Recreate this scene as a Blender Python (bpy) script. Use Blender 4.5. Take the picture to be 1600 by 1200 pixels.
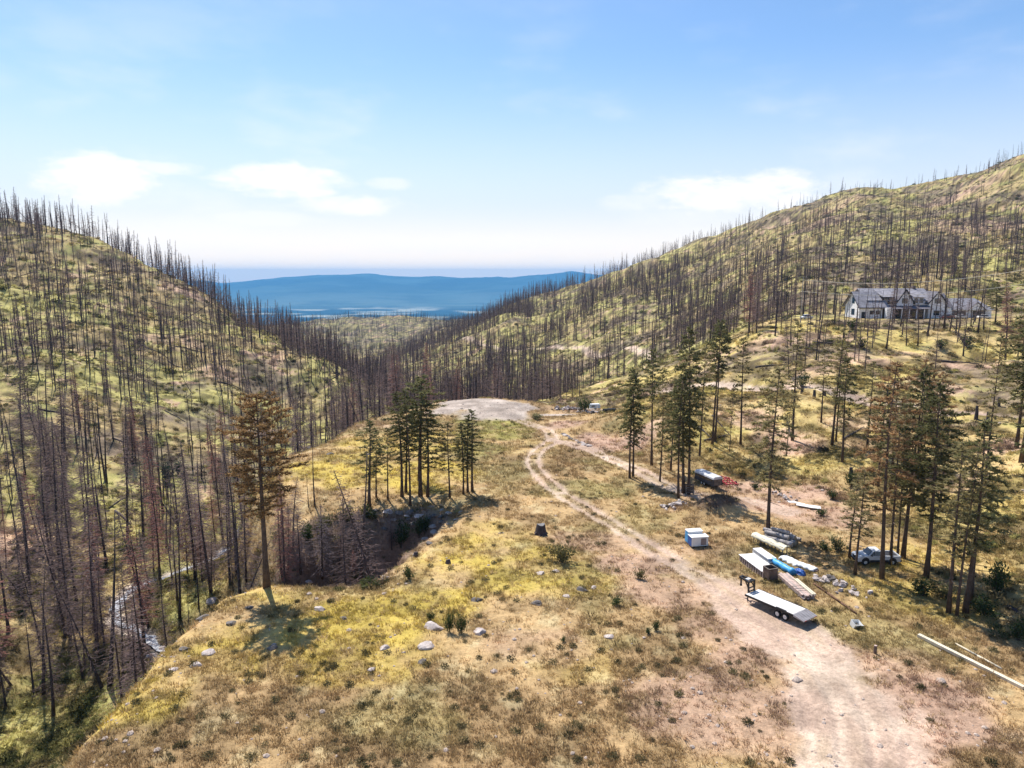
import bpy, bmesh, math, random
import numpy as np
from mathutils import Vector, Matrix, Quaternion

for _o in list(bpy.data.objects):
    bpy.data.objects.remove(_o)
scene = bpy.context.scene
COL = scene.collection
R = math.radians

# ------------------------------------------------------------------ camera
CAM_Z = 30.0
FPX = 1100.0                      # focal length in photo pixels (photo 1600 wide)
TILT = R(8.8)
cam_data = bpy.data.cameras.new('camera')
cam_data.sensor_width = 36.0
cam_data.lens = FPX / 1600.0 * 36.0
cam_data.clip_start = 0.5
cam_data.clip_end = 60000.0
cam = bpy.data.objects.new('camera', cam_data)
COL.objects.link(cam)
cam.location = (0, 0, CAM_Z)
cam.rotation_euler = (R(90) - TILT, 0, 0)
scene.camera = cam

# ------------------------------------------------------------------ sky, sun, exposure
SUN_EL, SUN_AZ = R(57), R(-27)     # azimuth clockwise from the viewing direction (+Y)
world = bpy.data.worlds.new('World')
scene.world = world
world.use_nodes = True
wn, wl = world.node_tree.nodes, world.node_tree.links
wn.clear()


def wnode(t, **kw):
    n = wn.new(t)
    for k, v in kw.items():
        setattr(n, k, v)
    return n


def wmath(op, a, b=None, c=None, clamp=False):
    n = wnode('ShaderNodeMath', operation=op, use_clamp=clamp)
    for i, v in enumerate((a, b, c)):
        if v is None:
            continue
        if isinstance(v, (int, float)):
            n.inputs[i].default_value = v
        else:
            wl.new(v, n.inputs[i])
    return n.outputs[0]


sky = wnode('ShaderNodeTexSky', sky_type='NISHITA', sun_disc=False)
sky.sun_elevation = SUN_EL
sky.sun_rotation = SUN_AZ
sky.altitude = 900
sky.air_density = 1.0
sky.dust_density = 1.0
sky.ozone_density = 2.0
wtc = wnode('ShaderNodeTexCoord')
wsep = wnode('ShaderNodeSeparateXYZ')
wl.new(wtc.outputs['Generated'], wsep.inputs[0])
DX, DY, DZ = wsep.outputs
EL = wmath('MULTIPLY', wmath('ARCSINE', DZ), 180 / math.pi)
AZ = wmath('MULTIPLY', wmath('ARCTAN2', DX, DY), 180 / math.pi)
wcomb = wnode('ShaderNodeCombineXYZ')
wl.new(wmath('MULTIPLY', AZ, 0.16), wcomb.inputs[0])
wl.new(wmath('MULTIPLY', EL, 0.42), wcomb.inputs[1])


def wnoise(scale, detail, rough, off=0.0):
    n = wnode('ShaderNodeTexNoise')
    n.inputs['Scale'].default_value = scale
    n.inputs['Detail'].default_value = detail
    n.inputs['Roughness'].default_value = rough
    m = wnode('ShaderNodeMapping')
    m.inputs['Location'].default_value = (off, off * .7, off * .3)
    wl.new(wcomb.outputs[0], m.inputs[0])
    wl.new(m.outputs[0], n.inputs['Vector'])
    return n.outputs['Fac']


def wsmooth(x, lo, hi):
    n = wnode('ShaderNodeMapRange', interpolation_type='SMOOTHSTEP')
    n.inputs['From Min'].default_value = lo
    n.inputs['From Max'].default_value = hi
    wl.new(x, n.inputs['Value'])
    return n.outputs[0]


puff = wnoise(1.4, 7, 0.62, 3.1)
puff2 = wnoise(4.2, 5, 0.6, 9.7)
cloud = None
# small cumulus banks: (azimuth, elevation, half width, half height, strength), degrees
for (a0, e0, hw, hh, k) in ((-29.6, 6.5, 3.6, 1.7, 1.0), (-25.6, 7.5, 2.3, .5, .6), (-17.2, 6.9, 4.6, 1.25, .95),
                            (-12.6, 5.3, 4.4, .75, .75), (-9.6, 7.0, 1.8, .45, .4), (-19.0, 4.2, 4.0, .6, .4),
                            (17.4, 6.0, 6.6, 1.55, 1.0), (10.0, 5.6, 3.0, .7, .4), (-3.0, 2.4, 13.0, .8, .5), (-24.0, 2.2, 8.0, .8, .45),
                            (-52.0, 9.0, 6.0, 2.0, .9), (58.0, 8.0, 9.0, 2.0, .9)):
    dx = wmath('DIVIDE', wmath('SUBTRACT', AZ, a0), hw)
    dy = wmath('DIVIDE', wmath('SUBTRACT', EL, e0), hh)
    d2 = wmath('ADD', wmath('MULTIPLY', dx, dx), wmath('MULTIPLY', dy, dy))
    lump = wmath('ADD', wmath('MULTIPLY', wmath('SUBTRACT', puff, .5), 3.4), wmath('MULTIPLY', wmath('SUBTRACT', puff2, .5), 1.6))
    m = wmath('MULTIPLY', wsmooth(wmath('SUBTRACT', wmath('SUBTRACT', 1.0, d2), lump), -0.55, 1.15), k)
    cloud = m if cloud is None else wmath('MAXIMUM', cloud, m)
wisps = wmath('MULTIPLY', wsmooth(wnoise(.55, 6, .55, 21.0), .46, .75), wsmooth(EL, 26, 3))
veil = wmath('MULTIPLY', wsmooth(EL, 17.0, 0.0), .92)
cloud = wmath('MAXIMUM', cloud, wmath('MULTIPLY', wisps, .40))
wmix = wnode('ShaderNodeMix', data_type='RGBA')
wl.new(cloud, wmix.inputs['Factor'])
hs = wnode('ShaderNodeHueSaturation')
hs.inputs['Saturation'].default_value = 1.15
hs.inputs['Value'].default_value = 1.0
wl.new(sky.outputs[0], hs.inputs['Color'])
wveil = wnode('ShaderNodeMix', data_type='RGBA')
wl.new(veil, wveil.inputs['Factor'])
wl.new(hs.outputs[0], wveil.inputs['A'])
wlow = wnode('ShaderNodeMix', data_type='RGBA')          # the whiter air right above the horizon
wl.new(wsmooth(EL, 6.0, 0.5), wlow.inputs['Factor'])
wlow.inputs['A'].default_value = (5.15, 5.2, 5.6, 1)
wlow.inputs['B'].default_value = (7.9, 6.9, 6.1, 1)
wl.new(wlow.outputs['Result'], wveil.inputs['B'])
wl.new(wveil.outputs['Result'], wmix.inputs['A'])
wmix.inputs['B'].default_value = (6.9, 6.7, 6.7, 1)
wbg = wnode('ShaderNodeBackground')
wbg.inputs['Strength'].default_value = 0.105
wl.new(wmix.outputs['Result'], wbg.inputs['Color'])
wout = wnode('ShaderNodeOutputWorld')
wl.new(wbg.outputs[0], wout.inputs['Surface'])

S_DIR = Vector((math.sin(SUN_AZ) * math.cos(SUN_EL), math.cos(SUN_AZ) * math.cos(SUN_EL), math.sin(SUN_EL)))
sun_data = bpy.data.lights.new('sun', 'SUN')
sun_data.energy = 4.4
sun_data.angle = R(0.5)
sun_data.color = (1.0, 0.95, 0.87)
sun = bpy.data.objects.new('sun', sun_data)
COL.objects.link(sun)
sun.rotation_euler = (-S_DIR).to_track_quat('-Z', 'Y').to_euler()

vs = scene.view_settings
vs.view_transform = 'Standard'
vs.look = 'None'
vs.exposure = 0.70
vs.gamma = 1.0
vs.use_curve_mapping = False
scene.render.engine = 'CYCLES'
scene.cycles.max_bounces = 5
scene.cycles.diffuse_bounces = 2
scene.cycles.glossy_bounces = 2
scene.cycles.transmission_bounces = 2
scene.cycles.transparent_max_bounces = 6
scene.cycles.volume_bounces = 0
scene.cycles.use_denoising = True
scene.cycles.caustics_reflective = False
scene.cycles.caustics_refractive = False

# ------------------------------------------------------------------ numeric helpers
CT, ST = math.cos(TILT), math.sin(TILT)


def ray(u, v):
    a, b = (u - 800.0) / FPX, (v - 600.0) / FPX
    return a, CT - b * ST, -ST - b * CT


def P(u, v, Y):
    """A point of the place seen at photo pixel (u, v), Y metres ahead."""
    dx, dy, dz = ray(u, v)
    t = Y / dy
    return (dx * t, Y, CAM_Z + dz * t)


def PZ(u, v, z=0.0):
    dx, dy, dz = ray(u, v)
    t = (z - CAM_Z) / dz
    return (dx * t, dy * t, z)


def _hash(ix, iy, seed):
    h = (ix.astype(np.int64) * 374761393 + iy.astype(np.int64) * 668265263 + seed * 1442695041) & 0x7fffffff
    h = ((h ^ (h >> 13)) * 1274126177) & 0x7fffffff
    h = h ^ (h >> 16)
    return (h & 0xffff) / 65535.0


def vnoise(x, y, seed=0):
    x = np.asarray(x, float)
    y = np.asarray(y, float)
    ix, iy = np.floor(x), np.floor(y)
    fx, fy = x - ix, y - iy
    fx = fx * fx * fx * (fx * (fx * 6 - 15) + 10)
    fy = fy * fy * fy * (fy * (fy * 6 - 15) + 10)
    ix, iy = ix.astype(np.int64), iy.astype(np.int64)
    a = _hash(ix, iy, seed)
    b = _hash(ix + 1, iy, seed)
    c = _hash(ix, iy + 1, seed)
    d = _hash(ix + 1, iy + 1, seed)
    return (a * (1 - fx) + b * fx) * (1 - fy) + (c * (1 - fx) + d * fx) * fy


def fbm(x, y, octaves=4, seed=0, gain=.5):
    s, amp, tot = 0.0, 1.0, 0.0
    c, sn = math.cos(.6), math.sin(.6)
    for k in range(octaves):
        s = s + amp * vnoise(x, y, seed + k * 17)
        tot += amp
        x, y = (x * c - y * sn) * 2.03 + 11.3, (x * sn + y * c) * 2.03 + 5.7
        amp *= gain
    return s / tot


def sstep(x, lo, hi):
    t = np.clip((x - lo) / (hi - lo), 0, 1)
    return t * t * (3 - 2 * t)


def seg_dist(x, y, pts, closed=False):
    """distance to a polyline, and the parameter (in metres) of the nearest point"""
    best = np.full(np.shape(x), 1e9)
    par = np.zeros(np.shape(x))
    acc = 0.0
    n = len(pts)
    for i in range(n if closed else n - 1):
        ax, ay = pts[i][0], pts[i][1]
        bx, by = pts[(i + 1) % n][0], pts[(i + 1) % n][1]
        dx, dy = bx - ax, by - ay
        L2 = dx * dx + dy * dy + 1e-9
        t = np.clip(((x - ax) * dx + (y - ay) * dy) / L2, 0, 1)
        d = np.hypot(x - ax - t * dx, y - ay - t * dy)
        m = d < best
        best = np.where(m, d, best)
        par = np.where(m, acc + t * math.sqrt(L2), par)
        acc += math.sqrt(L2)
    return best, par


def poly_sdf(x, y, pts):
    """signed distance, positive inside"""
    d, _ = seg_dist(x, y, pts, True)
    inside = np.zeros(np.shape(x), bool)
    n = len(pts)
    for i in range(n):
        x1, y1 = pts[i][0], pts[i][1]
        x2, y2 = pts[(i + 1) % n][0], pts[(i + 1) % n][1]
        if y1 == y2:
            continue
        c = ((y1 > y) != (y2 > y)) & (x < (x2 - x1) * (y - y1) / (y2 - y1) + x1)
        inside ^= c
    return np.where(inside, d, -d)


def spline(pts, n=8):
    """Catmull-Rom through pts, n steps per span"""
    p = [np.array(q, float) for q in pts]
    p = [2 * p[0] - p[1]] + p + [2 * p[-1] - p[-2]]
    out = []
    for i in range(1, len(p) - 2):
        for k in range(n):
            t = k / n
            out.append(.5 * (2 * p[i] + (p[i + 1] - p[i - 1]) * t + (2 * p[i - 1] - 5 * p[i] + 4 * p[i + 1] - p[i + 2]) * t * t
                             + (3 * p[i] - p[i - 1] - 3 * p[i + 1] + p[i + 2]) * t ** 3))
    out.append(p[-2])
    return out


# ------------------------------------------------------------------ the shape of the land
CTRL = []


def C(u, v, Y):
    CTRL.append(P(u, v, Y))


def CX(u, Y, z):
    CTRL.append(((u - 800) / FPX * Y, Y, z))


# ravine on the left and its creek
for (u, v, Y) in ((0, 1200, 63), (0, 1050, 77), (110, 1050, 80), (240, 1000, 83), (185, 945, 94), (290, 880, 110), (-150, 1050, 74),
                  (390, 800, 148), (440, 730, 188), (490, 685, 215), (545, 668, 232)):
    C(u, v, Y)
CX(330, 112, -17); CX(420, 128, -16); CX(480, 150, -15); CX(300, 75, -14); CX(120, 50, -14); CX(-100, 45, -13); CX(-300, 40, -11)
CX(100, 30, -12); CX(-300, 20, -10); CX(0, 12, -12)
# left hill face and its skyline
for (u, v, Y) in ((0, 900, 98), (0, 800, 121), (0, 700, 152), (0, 600, 198), (0, 500, 272), (0, 420, 345), (0, 352, 415),
                  (120, 800, 130), (120, 700, 165), (120, 600, 215), (120, 500, 295), (110, 420, 370), (100, 364, 425),
                  (250, 800, 140), (250, 700, 185), (250, 600, 246), (250, 500, 330), (180, 390, 428), (230, 418, 420),
                  (300, 455, 405), (330, 472, 395), (350, 700, 198), (370, 600, 270), (450, 640, 255), (450, 580, 300),
                  (400, 512, 365), (450, 538, 342), (520, 582, 302), (580, 618, 268), (620, 640, 245),
                  (-250, 800, 112), (-250, 600, 185), (-250, 450, 330), (-250, 330, 420), (-600, 500, 230), (-600, 300, 400)):
    C(u, v, Y)
# behind that skyline the ground falls away again
for (u, Y, z) in ((0, 560, 40), (200, 560, 22), (-300, 560, 70), (330, 520, -8), (420, 500, -24), (520, 460, -40), (200, 800, 0), (0, 900, 20),
                  (350, 800, -45), (450, 800, -70), (560, 700, -66)):
    CX(u, Y, z)
# main valley and the foot of the right hill
for (u, v, Y) in ((620, 590, 520), (700, 613, 430), (760, 623, 385), (800, 622, 385), (870, 616, 365), (950, 600, 345)):
    C(u, v, Y)
CX(650, 300, -34); CX(720, 250, -22); CX(790, 220, -14); CX(860, 225, -10); CX(940, 230, -6); CX(620, 400, -42)
for (u, v, Y) in ((720, 575, 520), (800, 590, 425), (800, 560, 490), (800, 530, 590), (800, 505, 710), (780, 490, 830), (700, 545, 700),
                  (880, 590, 400), (880, 560, 460), (880, 530, 540), (880, 500, 650), (880, 470, 790), (870, 458, 860),
                  (960, 560, 400), (960, 520, 480), (960, 480, 600), (960, 445, 760), (960, 432, 830),
                  (1050, 550, 330), (1050, 510, 430), (1050, 470, 560), (1050, 420, 740), (1050, 398, 810),
                  (1150, 540, 200), (1150, 512, 260), (1150, 495, 330), (1150, 450, 480), (1150, 400, 640), (1150, 366, 760), (1230, 333, 760),
                  (1250, 500, 218), (1250, 440, 350), (1250, 400, 470), (1250, 350, 690),
                  (1320, 440, 330), (1320, 400, 440), (1320, 350, 600), (1320, 299, 745), (1390, 299, 760), (1470, 286, 740), (1540, 262, 720),
                  (1450, 440, 310), (1450, 400, 410), (1450, 350, 540), (1450, 310, 670),
                  (1600, 500, 225), (1600, 440, 300), (1600, 400, 370), (1600, 330, 520), (1600, 236, 710),
                  (1850, 440, 280), (1850, 330, 440), (1850, 190, 660), (2300, 420, 260), (2300, 235, 560)):
    C(u, v, Y)
C(740, 507, 1020); C(690, 515, 1060); C(640, 548, 1020); C(760, 497, 930)
for (u, Y, z) in ((700, 1300, -70), (780, 1200, -40), (880, 1150, -10), (960, 1120, 10), (1150, 1050, 45), (1320, 1000, 85), (1600, 950, 110),
                  (1320, 1500, 60), (1600, 1500, 70), (1000, 1600, -20), (800, 1800, -90), (640, 1200, -88), (560, 1100, -88),
                  (2300, 900, 150), (2300, 1500, 100)):
    CX(u, Y, z)
# grassy mid hill at the valley mouth
for (u, v, Y) in ((480, 512, 1500), (560, 500, 1650), (640, 500, 1700), (700, 506, 1700), (560, 540, 1250), (620, 530, 1350)):
    C(u, v, Y)
for (u, Y, z) in ((600, 2000, -110), (700, 2100, -110), (450, 2000, -120), (300, 1600, -90), (0, 1600, -40), (-400, 1500, 0), (1600, 2600, 0),
                  (600, 2700, -230), (300, 2700, -230), (900, 2700, -200), (0, 2700, -150)):
    CX(u, Y, z)
# house terrace, driveway cut, toe of the slope on the right
for (u, v, Y) in ((1300, 501, 212), (1420, 501, 212), (1540, 501, 212), (1330, 497, 240), (1420, 497, 240), (1540, 498, 240),
                  (1200, 520, 196), (1380, 540, 178), (1500, 540, 176), (1600, 540, 172), (1330, 575, 156), (1500, 590, 150), (1230, 560, 170),
                  (1120, 592, 162), (1200, 600, 152), (1330, 618, 137), (1440, 630, 131), (1540, 642, 126), (1620, 650, 122),
                  (1250, 640, 126), (1250, 700, 112), (1400, 680, 114), (1330, 720, 105), (1590, 715, 98), (1500, 700, 106),
                  (1400, 775, 92), (1600, 800, 80), (1600, 900, 64), (1600, 1050, 50), (1850, 800, 72), (1850, 600, 118), (1850, 1050, 44),
                  (1060, 610, 160), (1050, 650, 126), (990, 622, 168), (1000, 655, 131)):
    C(u, v, Y)
# the bench itself
for (u, v) in ((900, 1200), (700, 1050), (1000, 1050), (1300, 1050), (800, 900), (1000, 900), (1200, 900), (1350, 900), (800, 780), (900, 780),
               (1000, 800), (1150, 800), (1280, 800), (760, 700), (850, 700), (950, 720), (1080, 740), (1180, 740), (760, 650), (820, 650)):
    CTRL.append(PZ(u, v, 0.0))
for (x, y) in ((0, 20), (20, 20), (45, 30), (0, 0), (30, 0), (-8, 25), (80, 30)):
    CTRL.append((x, y, 0.0))
for (u, v) in ((450, 740), (560, 700), (640, 680)):
    CTRL.append(PZ(u, v, -1.0))
CX(680, 172, -3); CX(760, 178, -2)

W0 = 20.0


def warp(x, y):
    w = np.maximum(y + W0, 5.0)
    return 2.5 * x / w, np.log(w)


_cp = np.array(CTRL)
_ca, _cb = warp(_cp[:, 0], _cp[:, 1])
_n = len(_cp)


def _kern(r2):
    return .5 * r2 * np.log(r2 + 1e-12)


_K = _kern((_ca[:, None] - _ca[None]) ** 2 + (_cb[:, None] - _cb[None]) ** 2)
_A = np.zeros((_n + 3, _n + 3))
_A[:_n, :_n] = _K + np.eye(_n) * 2e-4
_A[:_n, _n] = _A[_n, :_n] = 1
_A[:_n, _n + 1] = _A[_n + 1, :_n] = _ca
_A[:_n, _n + 2] = _A[_n + 2, :_n] = _cb
# heights are fitted relative to distance so that near and far pull equally
_scale = np.exp(_cb)
_sol = np.linalg.solve(_A, np.concatenate([(_cp[:, 2]) / _scale, np.zeros(3)]))


def tps(x, y):
    a, b = warp(x, y)
    sh = a.shape
    a, b = a.ravel(), b.ravel()
    out = np.empty(a.size)
    for i in range(0, a.size, 20000):
        aa, bb = a[i:i + 20000], b[i:i + 20000]
        k = _kern((aa[:, None] - _ca[None]) ** 2 + (bb[:, None] - _cb[None]) ** 2)
        out[i:i + 20000] = (k @ _sol[:_n] + _sol[_n] + _sol[_n + 1] * aa + _sol[_n + 2] * bb) * np.exp(bb)
    return out.reshape(sh)


def px_poly(pts, z=0.0):
    return [PZ(u, v, z)[:2] for (u, v) in pts]


# outline of the flat bench (pixels of its edge at ground level), rim side first
BENCH = px_poly([(60, 1230), (205, 1048), (255, 988), (335, 925), (420, 902), (500, 905), (588, 908), (618, 880), (650, 852), (690, 818), (706, 796),
                 (680, 786), (650, 792), (560, 792), (490, 800), (440, 790), (415, 750), (440, 708), (520, 682), (560, 656), (620, 644), (690, 630),
                 (760, 626), (830, 632), (900, 645), (960, 690), (1050, 735), (1180, 745), (1290, 770), (1420, 840), (1550, 960), (1640, 1100), (1700, 1230)])
BENCH = BENCH + [(60, 5), (40, -20), (-10, -20), (-14, 20)]
GULLY = px_poly([(455, 812), (500, 800), (560, 792), (640, 790), (690, 793), (708, 799), (684, 828), (655, 852), (622, 880), (592, 907), (500, 903), (440, 897), (400, 880), (400, 840)])
TERRACE = [P(u, v, Y)[:2] for (u, v, Y) in ((1240, 500, 214), (1400, 500, 211), (1600, 500, 211), (1620, 498, 248), (1420, 498, 250), (1250, 500, 240))]
MAIN_ROAD = spline([PZ(u, v)[:2] for (u, v) in ((1345, 1230), (1330, 1120), (1290, 1045), (1225, 985), (1160, 940), (1095, 900), (1020, 858), (950, 815), (895, 782),
                                               (855, 752), (833, 725), (843, 702), (863, 686), (853, 671), (828, 661), (796, 652))], 6)
YARD_ROAD = spline([PZ(u, v)[:2] for (u, v) in ((863, 686), (900, 695), (955, 718), (1005, 741), (1055, 765), (1110, 775), (1180, 785), (1230, 800))], 6)
DRIVE = spline([P(u, v, Y)[:2] for (u, v, Y) in ((1035, 575, 175), (1060, 585, 166), (1120, 592, 162), (1200, 600, 152), (1330, 618, 137), (1440, 630, 131), (1540, 642, 126), (1650, 655, 120))], 5)
FAR_TRACK = spline([P(u, v, Y)[:2] for (u, v, Y) in ((720, 535, 680), (800, 538, 560), (870, 536, 520), (940, 542, 440), (985, 552, 410), (1040, 556, 330))], 5)
CREEK = spline([P(u, v, Y)[:2] for (u, v, Y) in ((330, 1012, 76), (275, 1000, 80), (225, 978, 86), (180, 948, 93), (205, 918, 101), (290, 882, 110), (340, 850, 124), (390, 800, 148))], 6)
KNOLL = PZ(748, 640)[:2]
MOUND = PZ(1120, 797)[:2]
BERM = PZ(960, 668)[:2]


def height(x, y):
    x = np.asarray(x, float)
    y = np.asarray(y, float)
    w = np.maximum(y + W0, 5)
    d = poly_sdf(x, y, BENCH)
    edge_wob = (fbm(x / 7, y / 7, 3, 5) - .5) * 6
    base = tps(x, y)
    # relief of the wild slopes: rills, ledges and humps, larger with distance
    rough = (fbm(x / 38, y / 38, 4, 1) - .5) * 7 * sstep(y, 70, 260) + (fbm(x / 11, y / 11, 4, 2) - .5) * 2.4 * sstep(-d, 0, 20)
    ridged = (1 - np.abs(2 * fbm((x * .9 + y * .3) / 60, (y * .5) / 60, 3, 31) - 1)) - .75
    rough = rough + ridged * 9 * sstep(y, 180, 420) + (fbm(x / 120, y / 120, 3, 77) - .5) * 22 * sstep(y, 380, 800)
    # bench: gently undulating
    bench = (fbm(x / 16, y / 16, 3, 9) - .5) * 0.9 + (fbm(x / 4, y / 4, 3, 12) - .5) * .28
    left = sstep(-x, -4, 10) * sstep(120 - y, -40, 10)
    lo = -7.0 * left - 9.0 * (1 - left)
    t = sstep(d + edge_wob * left * .5, lo, 1.2)
    z = (base + rough * sstep(-d, -2, 16)) * (1 - t) + bench * t
    z = z - .9 * t * sstep(3.2 - d, 0, 4) * left
    # the steep notch of the gully
    gd = poly_sdf(x, y, GULLY)
    gw_ = (fbm(x / 3, y / 3, 3, 15) - .5) * 2.4
    cut = -8.0 * sstep(gd + gw_ * .9, -.3, 4.4 + 4.5 * sstep(-x, 14, 24) * sstep(y, 76, 82)) - 1.6 * (fbm(x / 2.2, y / 2.2, 4, 16) - .5) * sstep(gd, 0, 1.5) - 3.5 * sstep(-x, 18, 34) * sstep(gd, 0, 5)
    z = np.where(gd > -.6, np.minimum(z, z * (1 - sstep(gd, -.6, .6)) + cut * sstep(gd, -.6, .6)), z)
    # flat house terrace
    td = poly_sdf(x, y, TERRACE)
    tt = sstep(td, -7, 0)
    z = z * (1 - tt) + 16.6 * tt
    # gravel knoll at the end of the bench, soil mound, berm
    kx, ky = (x - KNOLL[0]) / 12.5, (y - KNOLL[1]) / 13.0
    z = z + 1.0 * np.exp(-(kx * kx + ky * ky) ** 1.5) * (1 + .25 * (fbm(x / 3, y / 3, 3, 44) - .5))
    mx, my = x - MOUND[0], y - MOUND[1]
    ca, sa = math.cos(R(-38)), math.sin(R(-38))
    ma, mb = (mx * ca - my * sa) / 4.4, (mx * sa + my * ca) / 2.2
    z = z + 2.1 * np.exp(-(ma * ma + mb * mb)) * (1 + .5 * (fbm(x / 1.5, y / 1.5, 3, 45) - .5))
    bx, by = (x - BERM[0]) / 7, (y - BERM[1]) / 4.0
    z = z + 1.8 * np.exp(-(bx * bx + by * by))
    # ruts and cut tracks
    rd, _ = seg_dist(x, y, MAIN_ROAD)
    yd, _ = seg_dist(x, y, YARD_ROAD)
    near = np.minimum(rd, yd)
    z = z - .15 * np.exp(-((near - .95) / .35) ** 2) * sstep(75 - np.abs(y - 100), 0, 20) - .09 * np.exp(-((rd - 2.9) / .4) ** 2) * sstep(80 - y, 0, 20)
    dd, _ = seg_dist(x, y, DRIVE)
    z = z + (.9 * sstep(dd, 1.5, 5) - .9) * sstep(9 - dd, 0, 4)
    cd, _ = seg_dist(x, y, CREEK)
    z = z - 1.6 * np.exp(-(cd / 3.0) ** 2)
    return z


# sampled once on a grid that is finer near the camera; everything else reads this table
NS, NL = 640, 900
S_MAX, WA, WB = 1.02, 14.0, 2900.0
_s = np.linspace(-S_MAX, S_MAX, NS)
_w = np.exp(np.linspace(math.log(WA), math.log(WB), NL))
GX = _s[None, :] * _w[:, None]
GY = np.repeat((_w - W0)[:, None], NS, 1)
GZ = height(GX, GY)


def ground(x, y):
    x = np.asarray(x, float)
    y = np.asarray(y, float)
    w = np.clip(y + W0, WA, WB * .999)
    fi = (np.log(w) - math.log(WA)) / (math.log(WB) - math.log(WA)) * (NL - 1)
    fj = np.clip((x / w + S_MAX) / (2 * S_MAX) * (NS - 1), 0, NS - 1.001)
    i, j = np.minimum(fi.astype(int), NL - 2), np.minimum(fj.astype(int), NS - 2)
    a, b = fi - i, fj - j
    return (GZ[i, j] * (1 - a) + GZ[i + 1, j] * a) * (1 - b) + (GZ[i, j + 1] * (1 - a) + GZ[i + 1, j + 1] * a) * b


_T = np.exp(np.linspace(math.log(25), math.log(2700), 1500))


def spot(u, v):
    """where the line of sight through photo pixel (u, v) first meets the ground; None for the sky"""
    dx, dy, dz = ray(u, v)
    hit = (CAM_Z + dz * _T) < ground(dx * _T, dy * _T)
    k = int(np.argmax(hit))
    if not hit[k]:
        return None
    a, b = _T[max(k - 1, 0)], _T[k]
    for _ in range(18):
        m = .5 * (a + b)
        if CAM_Z + dz * m < float(ground(dx * m, dy * m)):
            b = m
        else:
            a = m
    return Vector((dx * b, dy * b, float(ground(dx * b, dy * b))))


def gz(x, y):
    return float(ground(x, y))


# ------------------------------------------------------------------ materials
def new_mat(name):
    m = bpy.data.materials.new(name)
    m.use_nodes = True
    nt = m.node_tree
    b = nt.nodes['Principled BSDF']
    return m, nt, b


def N(nt, t, **kw):
    n = nt.nodes.new(t)
    for k, v in kw.items():
        if k.startswith('in_'):
            n.inputs[k[3:].replace('_', ' ')].default_value = v
        else:
            setattr(n, k, v)
    return n


def plain(name, col, rough=.7, metal=0.0, var=.18, scale=3.0, bump=.0, spec=.3, col2=None, detail=5.0):
    """procedural material: two tones mixed by noise in object space, optional bump"""
    m, nt, b = new_mat(name)
    L = nt.links
    tc = N(nt, 'ShaderNodeTexCoord')
    no = N(nt, 'ShaderNodeTexNoise')
    no.inputs['Scale'].default_value = scale
    no.inputs['Detail'].default_value = detail
    no.inputs['Roughness'].default_value = .62
    L.new(tc.outputs['Object'], no.inputs['Vector'])
    mx = N(nt, 'ShaderNodeMix', data_type='RGBA')
    c2 = col2 or tuple(max(0, c * (1 - var * 1.6)) for c in col)
    c1 = col if col2 else tuple(min(1, c * (1 + var)) for c in col)
    mr = N(nt, 'ShaderNodeMapRange')
    mr.inputs['From Min'].default_value = .34
    mr.inputs['From Max'].default_value = .66
    L.new(no.outputs['Fac'], mr.inputs['Value'])
    L.new(mr.outputs[0], mx.inputs['Factor'])
    mx.inputs['A'].default_value = (*c1, 1)
    mx.inputs['B'].default_value = (*c2, 1)
    L.new(mx.outputs['Result'], b.inputs['Base Color'])
    b.inputs['Roughness'].default_value = rough
    b.inputs['Metallic'].default_value = metal
    b.inputs['Specular IOR Level'].default_value = spec
    if bump:
        bp = N(nt, 'ShaderNodeBump')
        bp.inputs['Strength'].default_value = bump
        bp.inputs['Distance'].default_value = .05
        L.new(no.outputs['Fac'], bp.inputs['Height'])
        L.new(bp.outputs[0], b.inputs['Normal'])
    return m


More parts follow.
